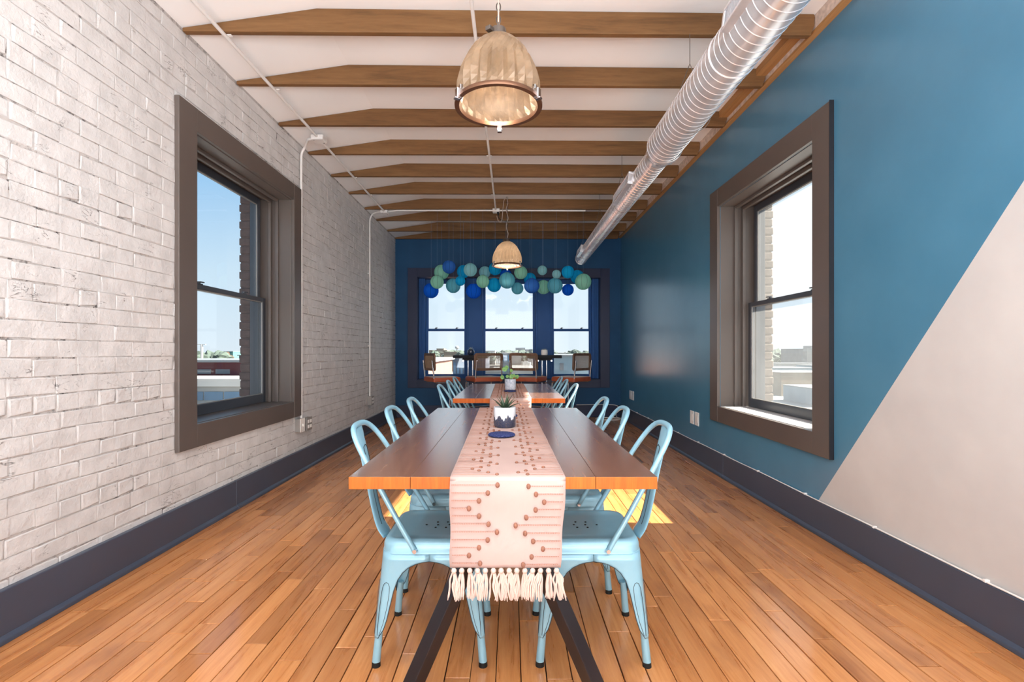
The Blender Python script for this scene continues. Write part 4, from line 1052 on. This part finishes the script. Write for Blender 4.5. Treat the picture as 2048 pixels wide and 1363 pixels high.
m_teal = cm('teal_wall', (120, 176, 172)); m_red = cm('red_brown_roof', (150, 104, 86)); m_grey = cm('grey_wall', (160, 166, 172))
TAKEN = []
def free(x0, x1, y0, y1):
    return all(x1 < a or x0 > b or y1 < c or y0 > d for a, b, c, d in TAKEN)
def building(label, x0, x1, y0, y1, z1, wall, roof, rows=0, cols=0, zb=ZG, wz=(0.2, .8), par=.0, wm=None, extra=None):
    TAKEN.append((x0-.3, x1+.3, y0-.3, y1+.3))
    t = thing('building', label, 'building', ((x0+x1)/2, y0, zb)); ox, oz = (x0+x1)/2, zb
    MB().box(x0-ox, x1-ox, 0, y1-y0, 0, z1-oz).build('walls', wall, t)
    MB().box(x0-ox-.15, x1-ox+.15, -.15, y1-y0+.15, z1-oz, z1-oz+max(.12, par)).build('roof', roof, t)
    if rows:
        h = (z1-oz)*0+3.2
        for r_ in range(rows):
            for c in range(cols):
                a = x0-ox+(x1-x0)*(c+.18)/cols; b = x0-ox+(x1-x0)*(c+.82)/cols; zt = z1-oz-.6-r_*h
                MB().box(a, b, -.06, .02, zt-1.7, zt).build('window', wm or m_glz, t)
    if extra: extra(t, ox, oz, y0)
    return t
def P(x, y, Y): return px(x, y, Y)
# through the left window
Y = 34.0
def maroon_extra(t, ox, oz, y0):
    for a, b in ((P(395, 0, Y).x, P(422, 0, Y).x), (P(432, 0, Y).x, P(460, 0, Y).x), (P(340, 0, Y).x, P(380, 0, Y).x)):
        z0, z1 = P(0, 747, Y).z-oz, P(0, 738, Y).z-oz; MB().box(a-ox, b-ox, -.06, .02, z0, z1).build('window', m_cop, t)
building('maroon brick building with grey coping seen through the left window', P(200, 0, Y).x, P(640, 0, Y).x, Y, Y+9, P(0, 724, Y).z, m_maroon, m_cop, par=.16, extra=maroon_extra)
def store_extra(t, ox, oz, y0):
    Y_ = 29.0; z0, z1 = P(0, 800, Y_).z-oz, P(0, 783, Y_).z-oz
    xs = [P(a, 0, Y_).x-ox for a in (330, 366, 408, 448, 500, 545)]
    for a, b in zip(xs[:-1], xs[1:]): MB().box(a+.04, b-.04, -.05, .03, z0, z1).build('window', m_glz, t)
building('low white storefront with a strip of windows seen through the left window', P(200, 0, 29).x, P(600, 0, 29).x, 29, 32.5, P(0, 772, 29).z, m_offw, m_roofw, par=.45, extra=store_extra)
building('pale flat roof directly below the left window', P(150, 0, 20).x, P(560, 0, 20).x, 18, 28.5, P(0, 806, 29).z-.25, m_grey, m_roofw)
building('pale grey shed beside the maroon building', P(478, 0, 60).x, P(560, 0, 60).x, 60, 70, P(0, 711, 60).z, m_lblue, m_cop)
building('small teal and white house on the left horizon', P(445, 0, 220).x, P(466, 0, 220).x, 220, 235, P(0, 702.5, 220).z, m_teal, m_roofw)
building('small white house on the left horizon', P(436, 0, 230).x, P(444, 0, 230).x, 230, 240, P(0, 704, 230).z, m_offw, m_red)
t = thing('light_pole', 'white light pole standing against the left horizon', 'pole', (P(403.5, 0, 120).x, 120, ZG))
MB().cyl((0, 0, 0), (0, 0, P(0, 688, 120).z-ZG), .28, 8).build('mast', m_roofw, t); MB().box(-1.0, 1.0, -.2, .2, P(0, 689, 120).z-ZG, P(0, 688, 120).z-ZG).build('lamp_arm', m_roofw, t)
# through the rear window
Y = 30.0
building('salmon brick building seen through the left pane of the rear window', -6.5, -3.33, 17, 27.9, .70, m_salmon, m_roofw, par=.06)
building('grey office block with rows of windows beside the salmon building', P(906, 0, 75).x, P(968, 0, 75).x, 75, 95, P(0, 716.5, 75).z, m_office, m_cop, 3, 9)
building('white low building behind the middle bar stools', P(962, 0, 62).x, P(1003, 0, 62).x, 62, 66, P(0, 742, 62).z, m_offw, m_roofw)
building('cream flat roofed building behind the middle pane', P(1024, 0, 66).x, P(1072, 0, 66).x, 66, 84, P(0, 739, 66).z, m_offw, m_roofw)
building('tall pale block behind the gap between the middle stools', P(1004, 0, 140).x, P(1020, 0, 140).x, 140, 160, P(0, 706, 140).z, m_grey, m_roofw, 3, 3)
building('pale blue wall with a door seen through the right pane', P(1106, 0, 40).x, P(1190, 0, 40).x, 40, 55, P(0, 712, 40).z, m_lblue, m_cop,
         extra=lambda t, ox, oz, y0: MB().box(P(1120, 0, 40).x-ox, P(1127, 0, 40).x-ox, -.06, .02, P(0, 740, 40).z-oz, P(0, 726, 40).z-oz).build('door', m_grey, t))
building('long white roofed building on the horizon of the left pane', P(858, 0, 420).x, P(894, 0, 420).x, 420, 450, P(0, 700, 420).z, m_tan, m_roofw)
building('low tan building stepped above the long white roof', P(869, 0, 440).x, P(884, 0, 440).x, 452, 470, P(0, 696.5, 440).z, m_tan, m_grey)
building('stadium like grey building on the horizon of the middle pane', P(1032, 0, 600).x, P(1050, 0, 600).x, 600, 640, P(0, 697.5, 600).z, m_grey, m_cop, par=1.5)
building('long low grey building right of the stadium like one', P(1050, 0, 610).x, P(1070, 0, 610).x, 610, 640, P(0, 698.5, 610).z, m_grey, m_cop)
building('white flat building on the horizon behind the left stools', P(971, 0, 380).x, P(990, 0, 380).x, 380, 400, P(0, 701, 380).z, m_offw, m_cop)
building('pale wide building under the horizon of the right pane', P(1108, 0, 330).x, P(1160, 0, 330).x, 330, 350, P(0, 705, 330).z, m_offw, m_roofw)
t = thing('water_tower', 'pale round water tower on the horizon of the left pane', 'water tower', (P(914, 0, 500).x, 500, ZG))
zt = P(0, 694.5, 500).z-ZG; MB().ball((0, 0, zt), 2.1, 14, 9, .8).build('tank', m_roofw, t, 60); MB().cyl((0, 0, 0), (0, 0, zt-1.2), .6, 8).build('column', m_cop, t)
# through the right window
building('grey tower block on the horizon of the right window', P(1614, 0, 260).x, P(1700, 0, 260).x, 260, 285, P(0, 697, 260).z, m_grey, m_cop,
         extra=lambda t, ox, oz, y0: MB().box(P(1622, 0, 262).x-ox, P(1631, 0, 262).x-ox, 2, 9, P(0, 697, 260).z-oz+.1, P(0, 691, 262).z-oz).build('stair_head', m_grey, t))
R2 = random.Random(3)
for i in range(40):
    Yb = R2.uniform(95, 300); xp = R2.uniform(1530, 1680); z = R2.uniform(-7.5, -4.0)
    a = P(xp, 0, Yb).x; b, d = a+R2.uniform(8, 22), Yb+R2.uniform(8, 16)
    if not free(a, b, Yb, d): continue
    building('flat roofed block of the hazy town below the right window', a, b, Yb, d, z, R2.choice((m_offw, m_grey, m_tan, m_lblue)), R2.choice((m_roofw, m_roofw, m_cop))).__setitem__('group', 'blocks of the town below the right window')
for i in range(18):
    Yb = R2.uniform(110, 330); xp = R2.uniform(965, 1180); z = R2.uniform(-8, -5.5); a = P(xp, 0, Yb).x; b, d = a+R2.uniform(6, 14), Yb+R2.uniform(8, 16)
    if not free(a, b, Yb, d): continue
    building('flat roofed low block of the town beyond the rear window', a, b, Yb, d, z, R2.choice((m_offw, m_grey, m_tan)), m_roofw).__setitem__('group', 'blocks of the town beyond the rear window')
m_tree1 = plain('grey_green_crown', (66, 78, 72), .95, var=.25, vs=.5, obj=False); m_tree2 = plain('autumn_crown', (84, 62, 50), .95, var=.25, vs=.5, obj=False); m_trunk = plain('brown_trunk', (90, 76, 66), .9)
def crown_mesh(m):
    bm = bmesh.new(); bmesh.ops.create_icosphere(bm, subdivisions=3, radius=1)
    for v in bm.verts:
        k = 1+.16*math.sin(v.co.x*7+v.co.y*5)+.12*math.sin(v.co.z*9+v.co.x*4)+R2.uniform(-.06, .06); v.co *= k; v.co.z *= .85
    me = bpy.data.meshes.new('crown'); bm.to_mesh(me); bm.free(); me.materials.append(m); return me
crowns = [crown_mesh(m_tree1), crown_mesh(m_tree1), crown_mesh(m_tree2)]; trunk = MB().cyl((0, 0, 0), (0, 0, 1), .05, 7).mesh('trunk', m_trunk)
def tree(lab, grp, xp, Yt, ytop, rad, k):
    p = P(xp, ytop, Yt); q = rad*1.15
    if not free(p.x-q, p.x+q, Yt-q, Yt+q): return
    TAKEN.append((p.x-q, p.x+q, Yt-q, Yt+q)); t = thing('tree', lab, 'tree', (p.x, Yt, ZG), R2.uniform(0, 6), grp); hgt = p.z-ZG
    o = inst(crowns[k], 'crown', t, (0, 0, hgt-rad*.85)); o.scale = (rad, rad, rad); o = inst(trunk, 'trunk', t); o.scale = (rad*1.2, rad*1.2, max(.5, hgt-rad))
for i in range(50): tree('small tree of the belt along the left horizon', 'trees along the left horizon', R2.uniform(340, 530), R2.uniform(150, 260), R2.uniform(702.5, 709), R2.uniform(2.5, 5), R2.choice((0, 0, 2)))
for i in range(50): tree('grey green tree of the belt along the rear horizon', 'trees along the rear horizon', R2.uniform(850, 1190), R2.uniform(240, 520), R2.uniform(699, 705), R2.uniform(3, 6), R2.choice((0, 1, 1)))
for i in range(60): tree('dull green tree of the belt along the right horizon', 'trees along the right horizon', R2.uniform(1520, 1680), R2.uniform(260, 480), R2.uniform(699, 707), R2.uniform(6, 11), R2.choice((0, 1)))
tree('small green tree between the buildings behind the middle stools', None, 1062, 70, 734, 1.5, 0)

for i in range(24):
    Yb = R2.uniform(260, 480); xp = R2.uniform(860, 1180); a = P(xp, 0, Yb).x; b = a+R2.uniform(5, 11)
    if not free(a, b, Yb, Yb+8): continue
    building('small pale house among the trees along the rear horizon', a, b, Yb, Yb+8, P(0, R2.uniform(702, 707), Yb).z, R2.choice((m_offw, m_grey, m_tan)), R2.choice((m_roofw, m_red, m_cop))).__setitem__('group', 'houses along the rear horizon')
